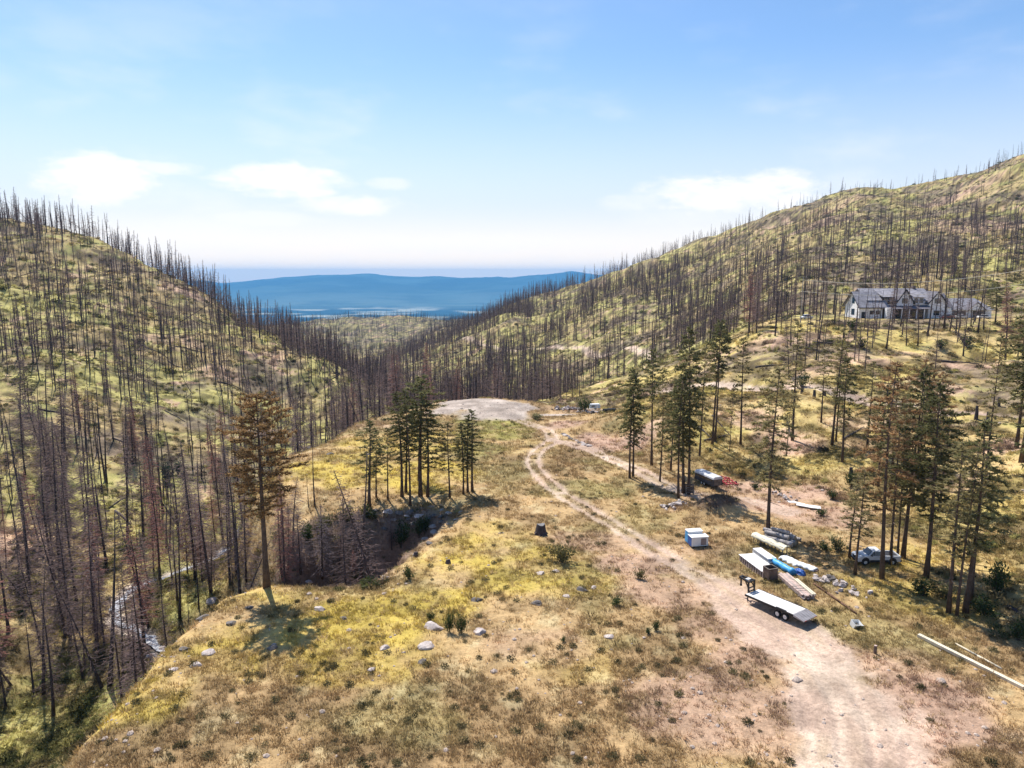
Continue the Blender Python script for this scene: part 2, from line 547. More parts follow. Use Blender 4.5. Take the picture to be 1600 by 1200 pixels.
# ------------------------------------------------------------------ what grows or lies where (kinds of ground, per vertex)
def land_masks(x, y, z):
    n1 = fbm(x / 14, y / 14, 4, 101)
    n2 = fbm(x / 5, y / 5, 4, 103)
    n3 = fbm(x / 1.7, y / 1.7, 3, 107)
    nb = fbm(x / 60, y / 60, 4, 109)
    d = poly_sdf(x, y, BENCH)
    rd, rp = seg_dist(x, y, MAIN_ROAD)
    yd, yp = seg_dist(x, y, YARD_ROAD)
    dd, _ = seg_dist(x, y, DRIVE)
    fd, _ = seg_dist(x, y, FAR_TRACK)
    cd, _ = seg_dist(x, y, CREEK)
    near_w = sstep(84 - y, 0, 34)                     # the track opens into a wide bare strip close by
    half = 1.55 + 2.0 * sstep(70 - y, 0, 20)
    wob = (n2 - .5) * 3.4 * (.3 + near_w) + (n3 - .5) * 1.6
    road = sstep(half - rd + wob, -.9, .9)
    rut = np.exp(-((rd - .95) / .40) ** 2)
    rut2 = np.exp(-((rd - 3.0) / .5) ** 2) * near_w
    strip = road * (1 - np.clip(rut * 1.15 + near_w * .55 + rut2, 0, 1)) * sstep(n3 + n2, .66, .92)
    yroad = sstep(1.45 - yd + (n2 - .5) * .9, -.4, .4) * (1 - .8 * np.exp(-(yd / .5) ** 2) * sstep(n3, .3, .5))
    road = np.maximum(road - .9 * strip, yroad)
    road = np.maximum(road, sstep(2.1 - dd + (n2 - .5) * 1.5, -.5, .5))
    road = np.maximum(road, sstep(2.2 - fd + (n2 - .5) * 3, -1, 1) * .9)
    # bare pinkish soil
    pink = np.zeros_like(x)
    for (u, v, rx, ry, k) in ((1000, 880, 5, 3, .75), (1040, 925, 5, 4, .7), (1130, 985, 4, 3, .6), (1330, 1035, 7, 3, .8), (1220, 1030, 5, 4, .7), (1180, 765, 6, 5, 1), (1230, 770, 7, 6, 1), (1280, 805, 7, 5, .8),
                              (965, 690, 9, 8, 1), (880, 665, 5, 4, .9), (1150, 790, 10, 4, .8), (890, 640, 8, 6, .6), (1120, 860, 5, 3, .3),
                              (700, 900, 3, 3, .3), (830, 1010, 5, 3, .35), (1400, 1100, 10, 6, .9), (1150, 1120, 8, 5, .7), (930, 845, 5, 3, .5)):
        cx, cy, _z = PZ(u, v)
        e = ((x - cx) / rx) ** 2 + ((y - cy) / ry) ** 2
        pink = np.maximum(pink, k * sstep(1.25 - e + (n2 - .5) * 2.2, 0, 1.1))
    for (u, v, Y, rx, ry, k) in ((1225, 675, 116, 5, 7, 1), (1290, 590, 152, 9, 5, .9), (1450, 610, 142, 9, 4, .8), (1170, 640, 130, 6, 5, .8), (1380, 700, 110, 6, 4, .6), (1480, 760, 94, 6, 4, .6), (1520, 560, 160, 8, 4, .7), (1250, 535, 185, 8, 4, .7), (1350, 660, 120, 7, 5, .6), (1560, 700, 104, 5, 4, 1), (1330, 560, 162, 9, 6, .8), (1200, 545, 185, 8, 7, .7), (1420, 555, 166, 8, 5, .6),
                                 (1060, 580, 172, 9, 7, .9), (40, 865, 108, 9, 6, .8), (270, 545, 300, 14, 10, .7), (340, 590, 275, 12, 9, .7), (10, 840, 112, 10, 7, .7),
                                 (1540, 345, 500, 40, 30, .7), (1280, 345, 640, 40, 26, .6), (1310, 320, 700, 30, 22, .5), (1500, 300, 640, 40, 26, .6), (290, 470, 380, 16, 12, .7), (430, 570, 310, 10, 12, .7), (640, 455, 300, 10, 10, .3)):
        cx, cy, _z = P(u, v, Y)
        e = ((x - cx) / rx) ** 2 + ((y - cy) / ry) ** 2
        pink = np.maximum(pink, k * sstep(1.3 - e + (n2 - .5) * 1.6 + (n1 - .5) * 2.4, 0, 1.1))
    pink = np.maximum(pink, sstep(n1 + .25 * (n3 - .5), .69, .78) * sstep(y, 110, 170) * .8)
    kx, ky = (x - KNOLL[0]) / 13.5, (y - KNOLL[1]) / 12.0
    gravel = sstep(.95 - (kx * kx + ky * ky) + (n2 - .5) * 1.5 + (n1 - .5) * 1.2, 0, .5)
    gravel = np.maximum(gravel, sstep(1.3 - cd + (n2 - .5) * 2.4, -.5, .7) * (y < 130))
    for (u, v, rx, ry) in ((945, 637, 6, 3), (870, 649, 4.5, 1.2)):
        cx, cy, _z = PZ(u, v)
        gravel = np.maximum(gravel, sstep(1.2 - ((x - cx) / rx) ** 2 - ((y - cy) / ry) ** 2 + (n2 - .5), 0, .5))
    mx, my = x - MOUND[0], y - MOUND[1]
    ca, sa = math.cos(R(-38)), math.sin(R(-38))
    soil = np.exp(-(((mx * ca - my * sa) / 4.2) ** 2 + ((mx * sa + my * ca) / 2.1) ** 2) ** 1.5)
    soil = sstep(soil, .3, .6)
    # greener and yellower growth
    yel = np.zeros_like(x)
    for (u, v, rx, ry, k) in ((580, 960, 8, 5, 1), (640, 940, 7, 4, 1), (700, 880, 6, 5, 1), (740, 850, 6, 4, .8), (520, 740, 10, 7, 1.05), (640, 740, 10, 9, 1), (620, 700, 12, 12, .8), (460, 990, 8, 5, .8), (340, 1010, 7, 5, .9), (230, 1060, 5, 5, .9),
                              (820, 905, 6, 5, .85), (850, 880, 5, 4, .8), (760, 670, 8, 14, .35), (820, 700, 6, 8, .2), (760, 840, 6, 5, .6), (560, 1020, 9, 4, .7), (1250, 735, 8, 5, .9), (1180, 735, 6, 4, .7), (900, 910, 4, 3, .5), (1400, 870, 6, 5, .7), (1500, 880, 8, 6, .5),
                              (1560, 800, 7, 6, .8), (880, 1030, 4, 3, .3), (1430, 930, 7, 5, .5), (400, 930, 7, 4, .7)):
        cx, cy, _z = PZ(u, v)
        e = ((x - cx) / rx) ** 2 + ((y - cy) / ry) ** 2
        yel = np.maximum(yel, k * sstep(1.5 - e + (n2 - .5) * 2.0 + (n1 - .5) * 1.4, 0, 1.2))
    hill = sstep(-d, 0, 14)
    yel = np.maximum(yel, hill * sstep(n1 * .55 + nb * .45, .44, .60) * .95)
    green = sstep(fbm(x / 9, y / 9, 4, 113), .52, .72) * (.35 + .5 * hill)
    for (u, v, rx, ry, k) in ((765, 668, 8, 16, .9), (740, 700, 7, 9, .6), (905, 765, 7, 4, .5), (830, 905, 6, 3, .6), (1260, 740, 7, 4, .5), (880, 890, 5, 3, .5)):
        cx, cy, _z = PZ(u, v)
        green = np.maximum(green, k * sstep(1.4 - ((x - cx) / rx) ** 2 - ((y - cy) / ry) ** 2 + (n2 - .5) * 2.2, 0, 1.2))
    # charred, twiggy soil under the dense burn
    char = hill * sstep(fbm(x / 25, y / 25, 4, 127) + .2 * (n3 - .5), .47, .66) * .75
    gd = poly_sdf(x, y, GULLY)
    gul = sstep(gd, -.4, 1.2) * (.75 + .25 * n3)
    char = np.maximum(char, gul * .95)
    return road, pink, gravel, soil, yel, green, char, d, n1, n2, n3


def land_colour(x, y, z):
    road, pink, gravel, soil, yel, green, char, d, n1, n2, n3 = land_masks(x, y, z)

    def lerp(c, col, m):
        return c + (np.array(col) - c) * np.clip(m, 0, 1)[..., None]
    hill = sstep(-d, 0, 14)
    tan = np.array((.385, .262, .130))
    tan2 = np.array((.270, .180, .090))
    c = tan + (tan2 - tan) * sstep(n1 * .6 + n2 * .4, .38, .66)[..., None]
    c = c + (np.array((.235, .185, .088)) - c) * (hill * .75)[..., None]
    c = lerp(c, (.44, .345, .19), (1 - .6 * hill) * sstep(n3, .58, .80) * .8)
    c = lerp(c, (.185, .185, .062), green)
    hill = sstep(-d, 0, 14)
    c = lerp(c, (.410, .305, .072), yel * (1 - hill) * (.45 + .55 * sstep(n3 * .6 + n2 * .4, .38, .6)))
    warm = sstep(x, 0, 25) * sstep(240 - y, 0, 30) * hill                # drier golden grass on the bank under the house
    c = lerp(c, (.350, .255, .118), warm * .85)
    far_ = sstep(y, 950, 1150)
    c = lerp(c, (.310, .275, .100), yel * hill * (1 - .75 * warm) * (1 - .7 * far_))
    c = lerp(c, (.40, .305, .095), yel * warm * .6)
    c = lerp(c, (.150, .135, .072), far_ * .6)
    c = lerp(c, (.125, .094, .076), char)
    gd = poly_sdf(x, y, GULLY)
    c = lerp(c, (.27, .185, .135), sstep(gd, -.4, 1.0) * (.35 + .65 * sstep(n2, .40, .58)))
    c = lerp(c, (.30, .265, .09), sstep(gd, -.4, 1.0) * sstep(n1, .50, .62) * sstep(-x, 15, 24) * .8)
    c = lerp(c, (.40, .265, .195), pink * .9)
    c = lerp(c, (.30, .18, .125), pink * sstep(n3, .5, .75) * .6)
    c = lerp(c, (.51, .395, .305), road)
    c = lerp(c, (.42, .295, .225), road * sstep(n2, .45, .65) * .8)
    c = lerp(c, (.42, .355, .305), gravel * .95)
    c = lerp(c, (.29, .235, .195), gravel * sstep(n3 * .5 + n2 * .5, .46, .60) * .75)
    c = lerp(c, (.115, .078, .055), soil)
    # mottling of the wild slopes: litter, tufts and ash of a few metres
    mot = fbm(x / 3.2, y / 3.2, 4, 131)
    c = c * (1 + (sstep(mot, .3, .7) - .5)[..., None] * (.35 + .75 * hill * (1 - .6 * road))[..., None])
    c = lerp(c, (.36, .325, .115), hill * sstep(mot, .60, .72) * sstep(n1, .42, .6) * .7)
    return np.clip(c, 0, 1), road, gravel, d


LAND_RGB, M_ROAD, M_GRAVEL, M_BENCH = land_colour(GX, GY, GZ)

m_land, nt, b = new_mat('land')
Lk = nt.links
att = N(nt, 'ShaderNodeAttribute', attribute_name='land')
tco = N(nt, 'ShaderNodeTexCoord')


def tnoise(nt, L, vec, scale, detail=4, rough=.6):
    n = N(nt, 'ShaderNodeTexNoise')
    n.inputs['Scale'].default_value = scale
    n.inputs['Detail'].default_value = detail
    n.inputs['Roughness'].default_value = rough
    L.new(vec, n.inputs['Vector'])
    return n.outputs['Fac']


def mrange(nt, L, x, a, bb, c, d, clamp=True):
    n = N(nt, 'ShaderNodeMapRange', clamp=clamp)
    n.inputs['From Min'].default_value = a
    n.inputs['From Max'].default_value = bb
    n.inputs['To Min'].default_value = c
    n.inputs['To Max'].default_value = d
    L.new(x, n.inputs['Value'])
    return n.outputs[0]


def nmath(nt, L, op, a, bb):
    n = N(nt, 'ShaderNodeMath', operation=op)
    for i, v in enumerate((a, bb)):
        if isinstance(v, (int, float)):
            n.inputs[i].default_value = v
        else:
            L.new(v, n.inputs[i])
    return n.outputs[0]


f1 = tnoise(nt, Lk, tco.outputs['Object'], 2.6, 6, .7)
f2 = tnoise(nt, Lk, tco.outputs['Object'], .35, 6, .65)
f3 = tnoise(nt, Lk, tco.outputs['Object'], 9.0, 3, .6)
val = nmath(nt, Lk, 'MULTIPLY', mrange(nt, Lk, f1, .3, .7, .68, 1.32), mrange(nt, Lk, f2, .3, .7, .82, 1.18))
val = nmath(nt, Lk, 'MULTIPLY', val, mrange(nt, Lk, f3, .3, .7, .85, 1.15))
vm = N(nt, 'ShaderNodeVectorMath', operation='SCALE')
Lk.new(att.outputs['Color'], vm.inputs[0])
Lk.new(val, vm.inputs['Scale'])
Lk.new(vm.outputs[0], b.inputs['Base Color'])
b.inputs['Roughness'].default_value = .95
b.inputs['Specular IOR Level'].default_value = .1
bp = N(nt, 'ShaderNodeBump')
bp.inputs['Strength'].default_value = .9
bp.inputs['Distance'].default_value = .12
Lk.new(nmath(nt, Lk, 'ADD', f1, nmath(nt, Lk, 'MULTIPLY', f3, .4)), bp.inputs['Height'])
Lk.new(bp.outputs[0], b.inputs['Normal'])


def mesh_from(name, verts, faces, mat=None, smooth=True):
    """verts (n,3) array, faces (m,k) int array"""
    me = bpy.data.meshes.new(name)
    verts = np.ascontiguousarray(verts, np.float32)
    faces = np.ascontiguousarray(faces, np.int32)
    k = faces.shape[1]
    me.vertices.add(len(verts))
    me.vertices.foreach_set('co', verts.ravel())
    me.loops.add(faces.size)
    me.loops.foreach_set('vertex_index', faces.ravel())
    me.polygons.add(len(faces))
    me.polygons.foreach_set('loop_start', np.arange(0, faces.size, k, dtype=np.int32))
    if smooth:
        me.polygons.foreach_set('use_smooth', np.ones(len(faces), bool))
    me.update(calc_edges=True)
    if mat:
        me.materials.append(mat)
    return me


def link(name, me, parent=None):
    o = bpy.data.objects.new(name, me)
    COL.objects.link(o)
    if parent:
        o.parent = parent
    return o


def structure(name, me):
    o = link(name, me)
    o['kind'] = 'structure'
    return o


_idx = np.arange(NS * NL).reshape(NL, NS)
_quads = np.stack([_idx[:-1, :-1], _idx[:-1, 1:], _idx[1:, 1:], _idx[1:, :-1]], -1).reshape(-1, 4)
_qc = lambda a: .25 * (a[:-1, :-1] + a[:-1, 1:] + a[1:, 1:] + a[1:, :-1]).ravel()
qx, qy, qroad, qgrav, qb = _qc(GX), _qc(GY), _qc(M_ROAD), _qc(M_GRAVEL), _qc(M_BENCH)
_vx = np.stack([GX, GY, GZ], -1).reshape(-1, 3)
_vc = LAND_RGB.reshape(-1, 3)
zone = np.zeros(len(_quads), int)                                 # 0 meadow on the bench
ravine_line = (qx < -2) | (qy > 300) & (qx < (620 - 800) / FPX * qy)
zone[(qb < 0) & (qx < -8 - .08 * np.maximum(qy - 160, 0))] = 1    # left hillside and ravine
zone[(qb < 0) & ~(qx < -8 - .08 * np.maximum(qy - 160, 0))] = 2   # right hillside
zone[(qy > 1150)] = 3
zone[(qroad > .5) & (qy < 170) & (qb > -30)] = 4
_kd = ((qx - KNOLL[0]) / 13.5) ** 2 + ((qy - KNOLL[1]) / 12.0) ** 2
zone[(_kd < 1.6) & (qgrav > .5)] = 5
for zi, nm in enumerate(('meadow', 'hillside', 'hillside', 'distant_hill', 'dirt_track', 'gravel_ground')):
    q = _quads[zone == zi]
    if not len(q):
        continue
    used, inv = np.unique(q.ravel(), return_inverse=True)
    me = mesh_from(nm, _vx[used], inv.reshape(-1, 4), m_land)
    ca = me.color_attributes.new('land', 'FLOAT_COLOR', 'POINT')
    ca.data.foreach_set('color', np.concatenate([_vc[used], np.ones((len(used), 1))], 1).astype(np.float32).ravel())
    structure(nm, me)

# ------------------------------------------------------------------ the far valley floor and the mountains across it
fx = np.linspace(-1.05, 1.05, 260)
fy = np.concatenate([np.linspace(2750, 16500, 70), np.linspace(16600, 25600, 100)])
FX = fx[None] * fy[:, None]
FY = np.repeat(fy[:, None], 260, 1)
_su = [-400, 200, 300, 350, 400, 450, 500, 540, 580, 600, 640, 680, 720, 780, 830, 870, 930, 960, 1050, 1400, 2000]
_sv = [425, 440, 442, 440, 436, 431, 427, 428, 425, 427, 430, 430, 432, 433, 430, 428, 428, 431, 432, 425, 430]
FU = 800 + FPX * FX / FY
crest_v = np.interp(FU, _su, _sv)
_b = (crest_v - 600) / FPX
Yc = 24700.0
crest = CAM_Z + (-ST - _b * CT) / (CT - _b * ST) * Yc
up = sstep(FY, 15500, Yc) ** 1.15
floor_z = -690 + 460 * (1 - sstep(FY, 2750, 8500))
FZ = floor_z * (1 - up) + crest * up
FZ += (fbm(FX / 2800, FY / 2800, 5, 301) - .5) * 620 * up * (1 - sstep(FY, Yc * .90, Yc)) + (1 - np.abs(2 * fbm(FX / 1300, FY / 1700, 4, 305) - 1)) * 170 * up * (1 - .75 * sstep(FY, Yc * .9, Yc)) - 95 * up
FZ -= 280 * sstep(FY, Yc + 150, 25600)
fi_ = np.arange(FX.size).reshape(FX.shape)
fq = np.stack([fi_[:-1, :-1], fi_[:-1, 1:], fi_[1:, 1:], fi_[1:, :-1]], -1).reshape(-1, 4)
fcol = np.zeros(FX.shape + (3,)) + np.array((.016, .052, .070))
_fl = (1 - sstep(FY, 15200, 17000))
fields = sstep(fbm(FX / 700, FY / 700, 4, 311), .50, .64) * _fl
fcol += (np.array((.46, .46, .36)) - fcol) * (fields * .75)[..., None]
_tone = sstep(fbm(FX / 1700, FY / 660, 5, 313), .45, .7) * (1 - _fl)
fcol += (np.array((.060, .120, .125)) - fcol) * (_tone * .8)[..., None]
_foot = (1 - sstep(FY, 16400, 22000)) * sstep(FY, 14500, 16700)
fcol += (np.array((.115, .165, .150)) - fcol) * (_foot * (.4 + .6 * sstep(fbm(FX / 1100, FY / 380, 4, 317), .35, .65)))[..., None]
m_far, nt, b = new_mat('far_land')
att = N(nt, 'ShaderNodeAttribute', attribute_name='land')
nt.links.new(att.outputs['Color'], b.inputs['Base Color'])
b.inputs['Roughness'].default_value = 1
b.inputs['Specular IOR Level'].default_value = 0
_qy = .25 * (FY[:-1, :-1] + FY[:-1, 1:] + FY[1:, 1:] + FY[1:, :-1]).ravel()
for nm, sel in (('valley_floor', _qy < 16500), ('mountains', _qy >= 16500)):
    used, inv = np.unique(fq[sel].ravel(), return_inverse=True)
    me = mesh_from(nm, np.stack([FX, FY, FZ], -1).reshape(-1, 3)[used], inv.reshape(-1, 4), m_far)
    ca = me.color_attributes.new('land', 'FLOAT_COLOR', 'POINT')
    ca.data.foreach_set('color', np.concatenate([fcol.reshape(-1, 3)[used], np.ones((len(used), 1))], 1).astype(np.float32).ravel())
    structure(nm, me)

# ------------------------------------------------------------------ haze: one closed box of even air
_hz = float(max(GZ.max() + 24, FZ.max() + 3, CAM_Z + 6))
print('HAZE TOP', _hz, GZ.max(), FZ.max())
_hb = float(min(GZ.min(), FZ.min())) - 1.0
bm = bmesh.new()
bmesh.ops.create_cube(bm, size=1)
me = bpy.data.meshes.new('haze')
for vtx in bm.verts:
    vtx.co = Vector((vtx.co.x * 64000, (vtx.co.y + .5) * 26200 - 400, _hb + (vtx.co.z + .5) * (_hz - _hb)))
bm.to_mesh(me)
bm.free()
m_haze = bpy.data.materials.new('haze_air')
m_haze.use_nodes = True
nt = m_haze.node_tree
nt.nodes.clear()
pv = nt.nodes.new('ShaderNodeVolumePrincipled')
pv.inputs['Color'].default_value = (0.20, 0.56, 1.0, 1)
pv.inputs['Density'].default_value = 0.000048
out = nt.nodes.new('ShaderNodeOutputMaterial')
nt.links.new(pv.outputs[0], out.inputs['Volume'])
me.materials.append(m_haze)
hz = link('haze', me)
hz['kind'] = 'stuff'


# ================================================================== mesh building
class MB:
    """collects vertices and faces of one mesh"""

    def __init__(self):
        self.v, self.f, self.m = [], [], []

    def add(self, vs_, fs_, mi=0):
        k = len(self.v)
        self.v += [tuple(p) for p in vs_]
        self.f += [tuple(i + k for i in f) for f in fs_]
        self.m += [mi] * len(fs_)
        return self

    def box(self, x0, x1, y0, y1, z0, z1, mi=0):
        return self.add([(x0, y0, z0), (x1, y0, z0), (x1, y1, z0), (x0, y1, z0), (x0, y0, z1), (x1, y0, z1), (x1, y1, z1), (x0, y1, z1)],
                        [(0, 3, 2, 1), (4, 5, 6, 7), (0, 1, 5, 4), (1, 2, 6, 5), (2, 3, 7, 6), (3, 0, 4, 7)], mi)

    def tube(self, pts, rad, sides=6, mi=0, cap=True):
        pts = [Vector(p) for p in pts]
        k0 = len(self.v)
        n = len(pts)
        for i, p in enumerate(pts):
            d = (pts[min(i + 1, n - 1)] - pts[max(i - 1, 0)])
            d = d.normalized() if d.length > 1e-9 else Vector((0, 0, 1))
            a = d.cross(Vector((0, 0, 1)) if abs(d.z) < .9 else Vector((1, 0, 0))).normalized()
            c = d.cross(a)
            r = rad[i] if hasattr(rad, '__len__') else rad
            for s in range(sides):
                t = 2 * math.pi * s / sides
                self.v.append(tuple(p + a * (r * math.cos(t)) + c * (r * math.sin(t))))
        for i in range(n - 1):
            for s in range(sides):
                q = k0 + i * sides
                self.f.append((q + s, q + (s + 1) % sides, q + sides + (s + 1) % sides, q + sides + s))
                self.m.append(mi)
        if cap and sides > 2:
            self.f.append(tuple(k0 + s for s in range(sides))[::-1])
            self.f.append(tuple(k0 + (n - 1) * sides + s for s in range(sides)))
            self.m += [mi, mi]
        return self

    def beam(self, a, b_, w, h, mi=0):
        """a bar of w by h section from a to b"""
        a, b_ = Vector(a), Vector(b_)
        d = (b_ - a).normalized()
        s = d.cross(Vector((0, 0, 1)) if abs(d.z) < .95 else Vector((0, 1, 0))).normalized()
        t = s.cross(d)
        vs_ = []
        for p in (a, b_):
            for (i, j) in ((-1, -1), (1, -1), (1, 1), (-1, 1)):
                vs_.append(p + s * (i * w / 2) + t * (j * h / 2))
        return self.add(vs_, [(0, 1, 2, 3)[::-1], (4, 5, 6, 7), (0, 1, 5, 4), (1, 2, 6, 5), (2, 3, 7, 6), (3, 0, 4, 7)], mi)

    def poly_prism(self, pts, y0, y1, mi=0):
        """outline in x,z extruded along y"""
        n = len(pts)
        vs_ = [(x, y0, z) for (x, z) in pts] + [(x, y1, z) for (x, z) in pts]
        fs_ = [tuple(range(n)), tuple(range(2 * n - 1, n - 1, -1))] + [(i, n + i, n + (i + 1) % n, (i + 1) % n) for i in range(n)]
        return self.add(vs_, fs_, mi)

    def mesh(self, name, mats, smooth=False):
        me = bpy.data.meshes.new(name)
        me.from_pydata(self.v, [], self.f)
        for m in (mats if isinstance(mats, (list, tuple)) else [mats]):
            me.materials.append(m)
        if any(self.m):
            me.polygons.foreach_set('material_index', self.m)
        if smooth:
            me.polygons.foreach_set('use_smooth', [True] * len(self.f))
        me.update()
        return me

    def build(self, name, mats, parent=None, smooth=False, bevel=0.0):
        me = self.mesh(name, mats, smooth)
        if bevel:
            bm_ = bmesh.new()
            bm_.from_mesh(me)
            bmesh.ops.remove_doubles(bm_, verts=bm_.verts, dist=1e-5)
            bmesh.ops.recalc_face_normals(bm_, faces=bm_.faces)
            es = [e for e in bm_.edges if len(e.link_faces) == 2 and e.calc_face_angle(0) > .5]
            bmesh.ops.bevel(bm_, geom=es, offset=bevel, segments=1, affect='EDGES', clamp_overlap=True)
            bm_.to_mesh(me)
            bm_.free()
        return link(name, me, parent)


def tag(o, label=None, cat=None, group=None, kind=None):
    for k, v in (('label', label), ('category', cat), ('group', group), ('kind', kind)):
        if v:
            o[k] = v
    return o


def thing(name, label, cat, loc, rz=0.0, group=None):
    o = bpy.data.objects.new(name, None)
    o.empty_display_size = .3
    COL.objects.link(o)
    o.location = loc
    o.rotation_euler = (0, 0, rz)
    return tag(o, label, cat, group)


def copy_tree(src, kids):
    c = src.copy()
    COL.objects.link(c)
    for ch in kids:
        d = ch.copy()
        COL.objects.link(d)
        d.parent = c
    return c


rng = random.Random(7)
nrng = np.random.default_rng(7)

# ================================================================== plant materials
m_char = plain('charred_bark', (.048, .040, .042), .9, var=.5, scale=1.5, spec=.15, col2=(.105, .084, .084))
m_bark = plain('pine_bark', (.130, .092, .070), .9, var=.4, scale=2.2, spec=.15, col2=(.052, .040, .035))


def leaf_mat(name, c1, c2, trans=.35, scale=.55, attr=None):
    m, nt, b = new_mat(name)
    L = nt.links
    tc = N(nt, 'ShaderNodeTexCoord')
    oi = N(nt, 'ShaderNodeObjectInfo')
    if attr:
        a = N(nt, 'ShaderNodeAttribute', attribute_type='INSTANCER', attribute_name=attr)
        col = a.outputs['Color']
    else:
        no = tnoise(nt, L, tc.outputs['Object'], scale, 4, .65)
        mx = N(nt, 'ShaderNodeMix', data_type='RGBA')
        L.new(mrange(nt, L, no, .35, .65, 0, 1), mx.inputs['Factor'])
        mx.inputs['A'].default_value = (*c1, 1)
        mx.inputs['B'].default_value = (*c2, 1)
        vm_ = N(nt, 'ShaderNodeVectorMath', operation='SCALE')
        L.new(mx.outputs['Result'], vm_.inputs[0])
        L.new(mrange(nt, L, oi.outputs['Random'], 0, 1, .8, 1.2), vm_.inputs['Scale'])
        col = vm_.outputs[0]
    L.new(col, b.inputs['Base Color'])
    b.inputs['Roughness'].default_value = .75
    b.inputs['Specular IOR Level'].default_value = .12
    tr = N(nt, 'ShaderNodeBsdfTranslucent')
    L.new(col, tr.inputs['Color'])
    ms = N(nt, 'ShaderNodeMixShader')
    ms.inputs[0].default_value = trans
    L.new(b.outputs[0], ms.inputs[1])
    L.new(tr.outputs[0], ms.inputs[2])
    L.new(ms.outputs[0], nt.nodes['Material Output'].inputs['Surface'])
    return m


m_twig = leaf_mat('scorched_twigs', (.29, .210, .190), (.145, .105, .102), .45, .6)
m_rust = leaf_mat('rusty_needles', (.40, .195, .155), (.225, .120, .105), .45, .7)
m_graytwig = leaf_mat('bleached_twigs', (.36, .285, .28), (.19, .150, .158), .45, .8)
m_needle = leaf_mat('green_needles', (.215, .200, .085), (.115, .122, .056), .55)
m_needle_olive = leaf_mat('olive_needles', (.36, .30, .145), (.20, .18, .085), .5)
m_needle_rust = leaf_mat('brown_needles', (.46, .275, .135), (.26, .175, .092), .5)
m_shrub = leaf_mat('shrub_leaves', (.075, .100, .032), (.034, .052, .020), scale=1.5)
m_shrub_blue = leaf_mat('blue_green_leaves', (.075, .105, .075), (.030, .050, .036), scale=1.5)
m_shrub_dry = leaf_mat('dry_shrub_leaves', (.205, .185, .080), (.110, .105, .045), scale=1.5)
m_grass = leaf_mat('grass_blades', None, None, trans=.4, attr='tint')


# ================================================================== tree prototypes (meshes, shared by all copies)
def trunk_mesh(name, h, r, rnd, mat, bend=.25, broken=False, stubs=0, sides=6):
    mb = MB()
    n = 7
    bx, by = rnd.uniform(-bend, bend), rnd.uniform(-bend, bend)
    px, py = rnd.uniform(0, 6), rnd.uniform(0, 6)
    path = []
    for i in range(n):
        t = i / (n - 1)
        path.append((bx * math.sin(t * 2.3 + px) * t - 0, by * math.sin(t * 2.7 + py) * t, -.4 + (h + .4) * t))
    rad = [r * (1.35 if i == 0 else 1 - .93 * (i / (n - 1)) ** 1.05) for i in range(n)]
    if broken:
        rad = [max(q, r * .45) for q in rad]
    rad[-1] = max(rad[-1], .03)
    mb.tube(path, rad, sides)

    def at(t):
        f = min(max((t * h + .4) / (h + .4), 0), 1) * (n - 1)
        i = min(int(f), n - 2)
        return Vector(path[i]).lerp(Vector(path[i + 1]), f - i), rad[i] + (rad[i + 1] - rad[i]) * (f - i)
    for _ in range(stubs):
        t = rnd.uniform(.2, .95)
        p, rr = at(t)
        a = rnd.uniform(0, 6.28)
        ln = rnd.uniform(.3, 1.3)
        mb.tube([p, p + Vector((math.cos(a) * ln, math.sin(a) * ln, -.12 * ln))], [.04, .02], 3)
    return mb.mesh(name, mat, smooth=True), at


def sliver(mb, p, d, ln, w, side=None, mi=0):
    d = d.normalized()
    s = side or d.cross(Vector((rng.uniform(-1, 1), rng.uniform(-1, 1), rng.uniform(-1, 1))))
    s = s.normalized() * (w / 2)
    e = p + d * ln
    mb.v += [tuple(p - s), tuple(p + s), tuple(e)]
    k = len(mb.v)
    mb.f.append((k - 3, k - 2, k - 1))
    mb.m.append(mi)


def burnt_proto(kind, seed):
    """(trunk mesh, branch mesh) 15 m tall"""
    rnd = random.Random(seed)
    h = 15.0
    if kind == 'pole':
        tm, at = trunk_mesh('trunk', h, rnd.uniform(.14, .20), rnd, m_char, .55, broken=rnd.random() < .5)
        nb, reach, w, t0, mat, sub = 34, .8, .05, .25, m_char, 1
    elif kind == 'twiggy':
        tm, at = trunk_mesh('trunk', h, rnd.uniform(.13, .18), rnd, m_char, .55)
        nb, reach, w, t0, mat, sub = 190, 1.9, .055, .14, m_twig, 5
    elif kind == 'dense':
        tm, at = trunk_mesh('trunk', h, rnd.uniform(.13, .18), rnd, m_char, .5)
        nb, reach, w, t0, mat, sub = 260, 2.2, .06, .08, m_twig, 7
    elif kind == 'rust':
        tm, at = trunk_mesh('trunk', h, rnd.uniform(.14, .19), rnd, m_char, .5)
        nb, reach, w, t0, mat, sub = 210, 1.9, .07, .18, m_rust, 7
    else:   # bleached
        tm, at = trunk_mesh('trunk', h, rnd.uniform(.16, .2), rnd, m_bark, .25)
        nb, reach, w, t0, mat, sub = 230, 2.6, .065, .06, m_graytwig, 7
    mb = MB()
    for k in range(nb):
        t = t0 + (.985 - t0) * (k + rnd.random()) / nb
        p, _ = at(t)
        prof = (1 - ((t - t0) / (1 - t0))) ** .75 * min(1, .45 + (t - t0) * 5)
        ln = (reach * prof + .18) * rnd.uniform(.45, 1.15)
        a = k * 2.399 + rnd.uniform(-.5, .5)
        d = Vector((math.cos(a), math.sin(a), rnd.uniform(-.45, .10)))
        sliver(mb, p, d, ln, w * 1.3, Vector((0, 0, 1)).cross(d) if k % 2 else Vector((0, 0, 1)))
        for _ in range(sub):
            q = p + d * (ln * rnd.uniform(.25, .9))
            dd = d + Vector((rnd.uniform(-.8, .8), rnd.uniform(-.8, .8), rnd.uniform(-.6, .25)))
            sliver(mb, q, dd, ln * rnd.uniform(.25, .5), w)
    return tm, mb.mesh('branches', mat)


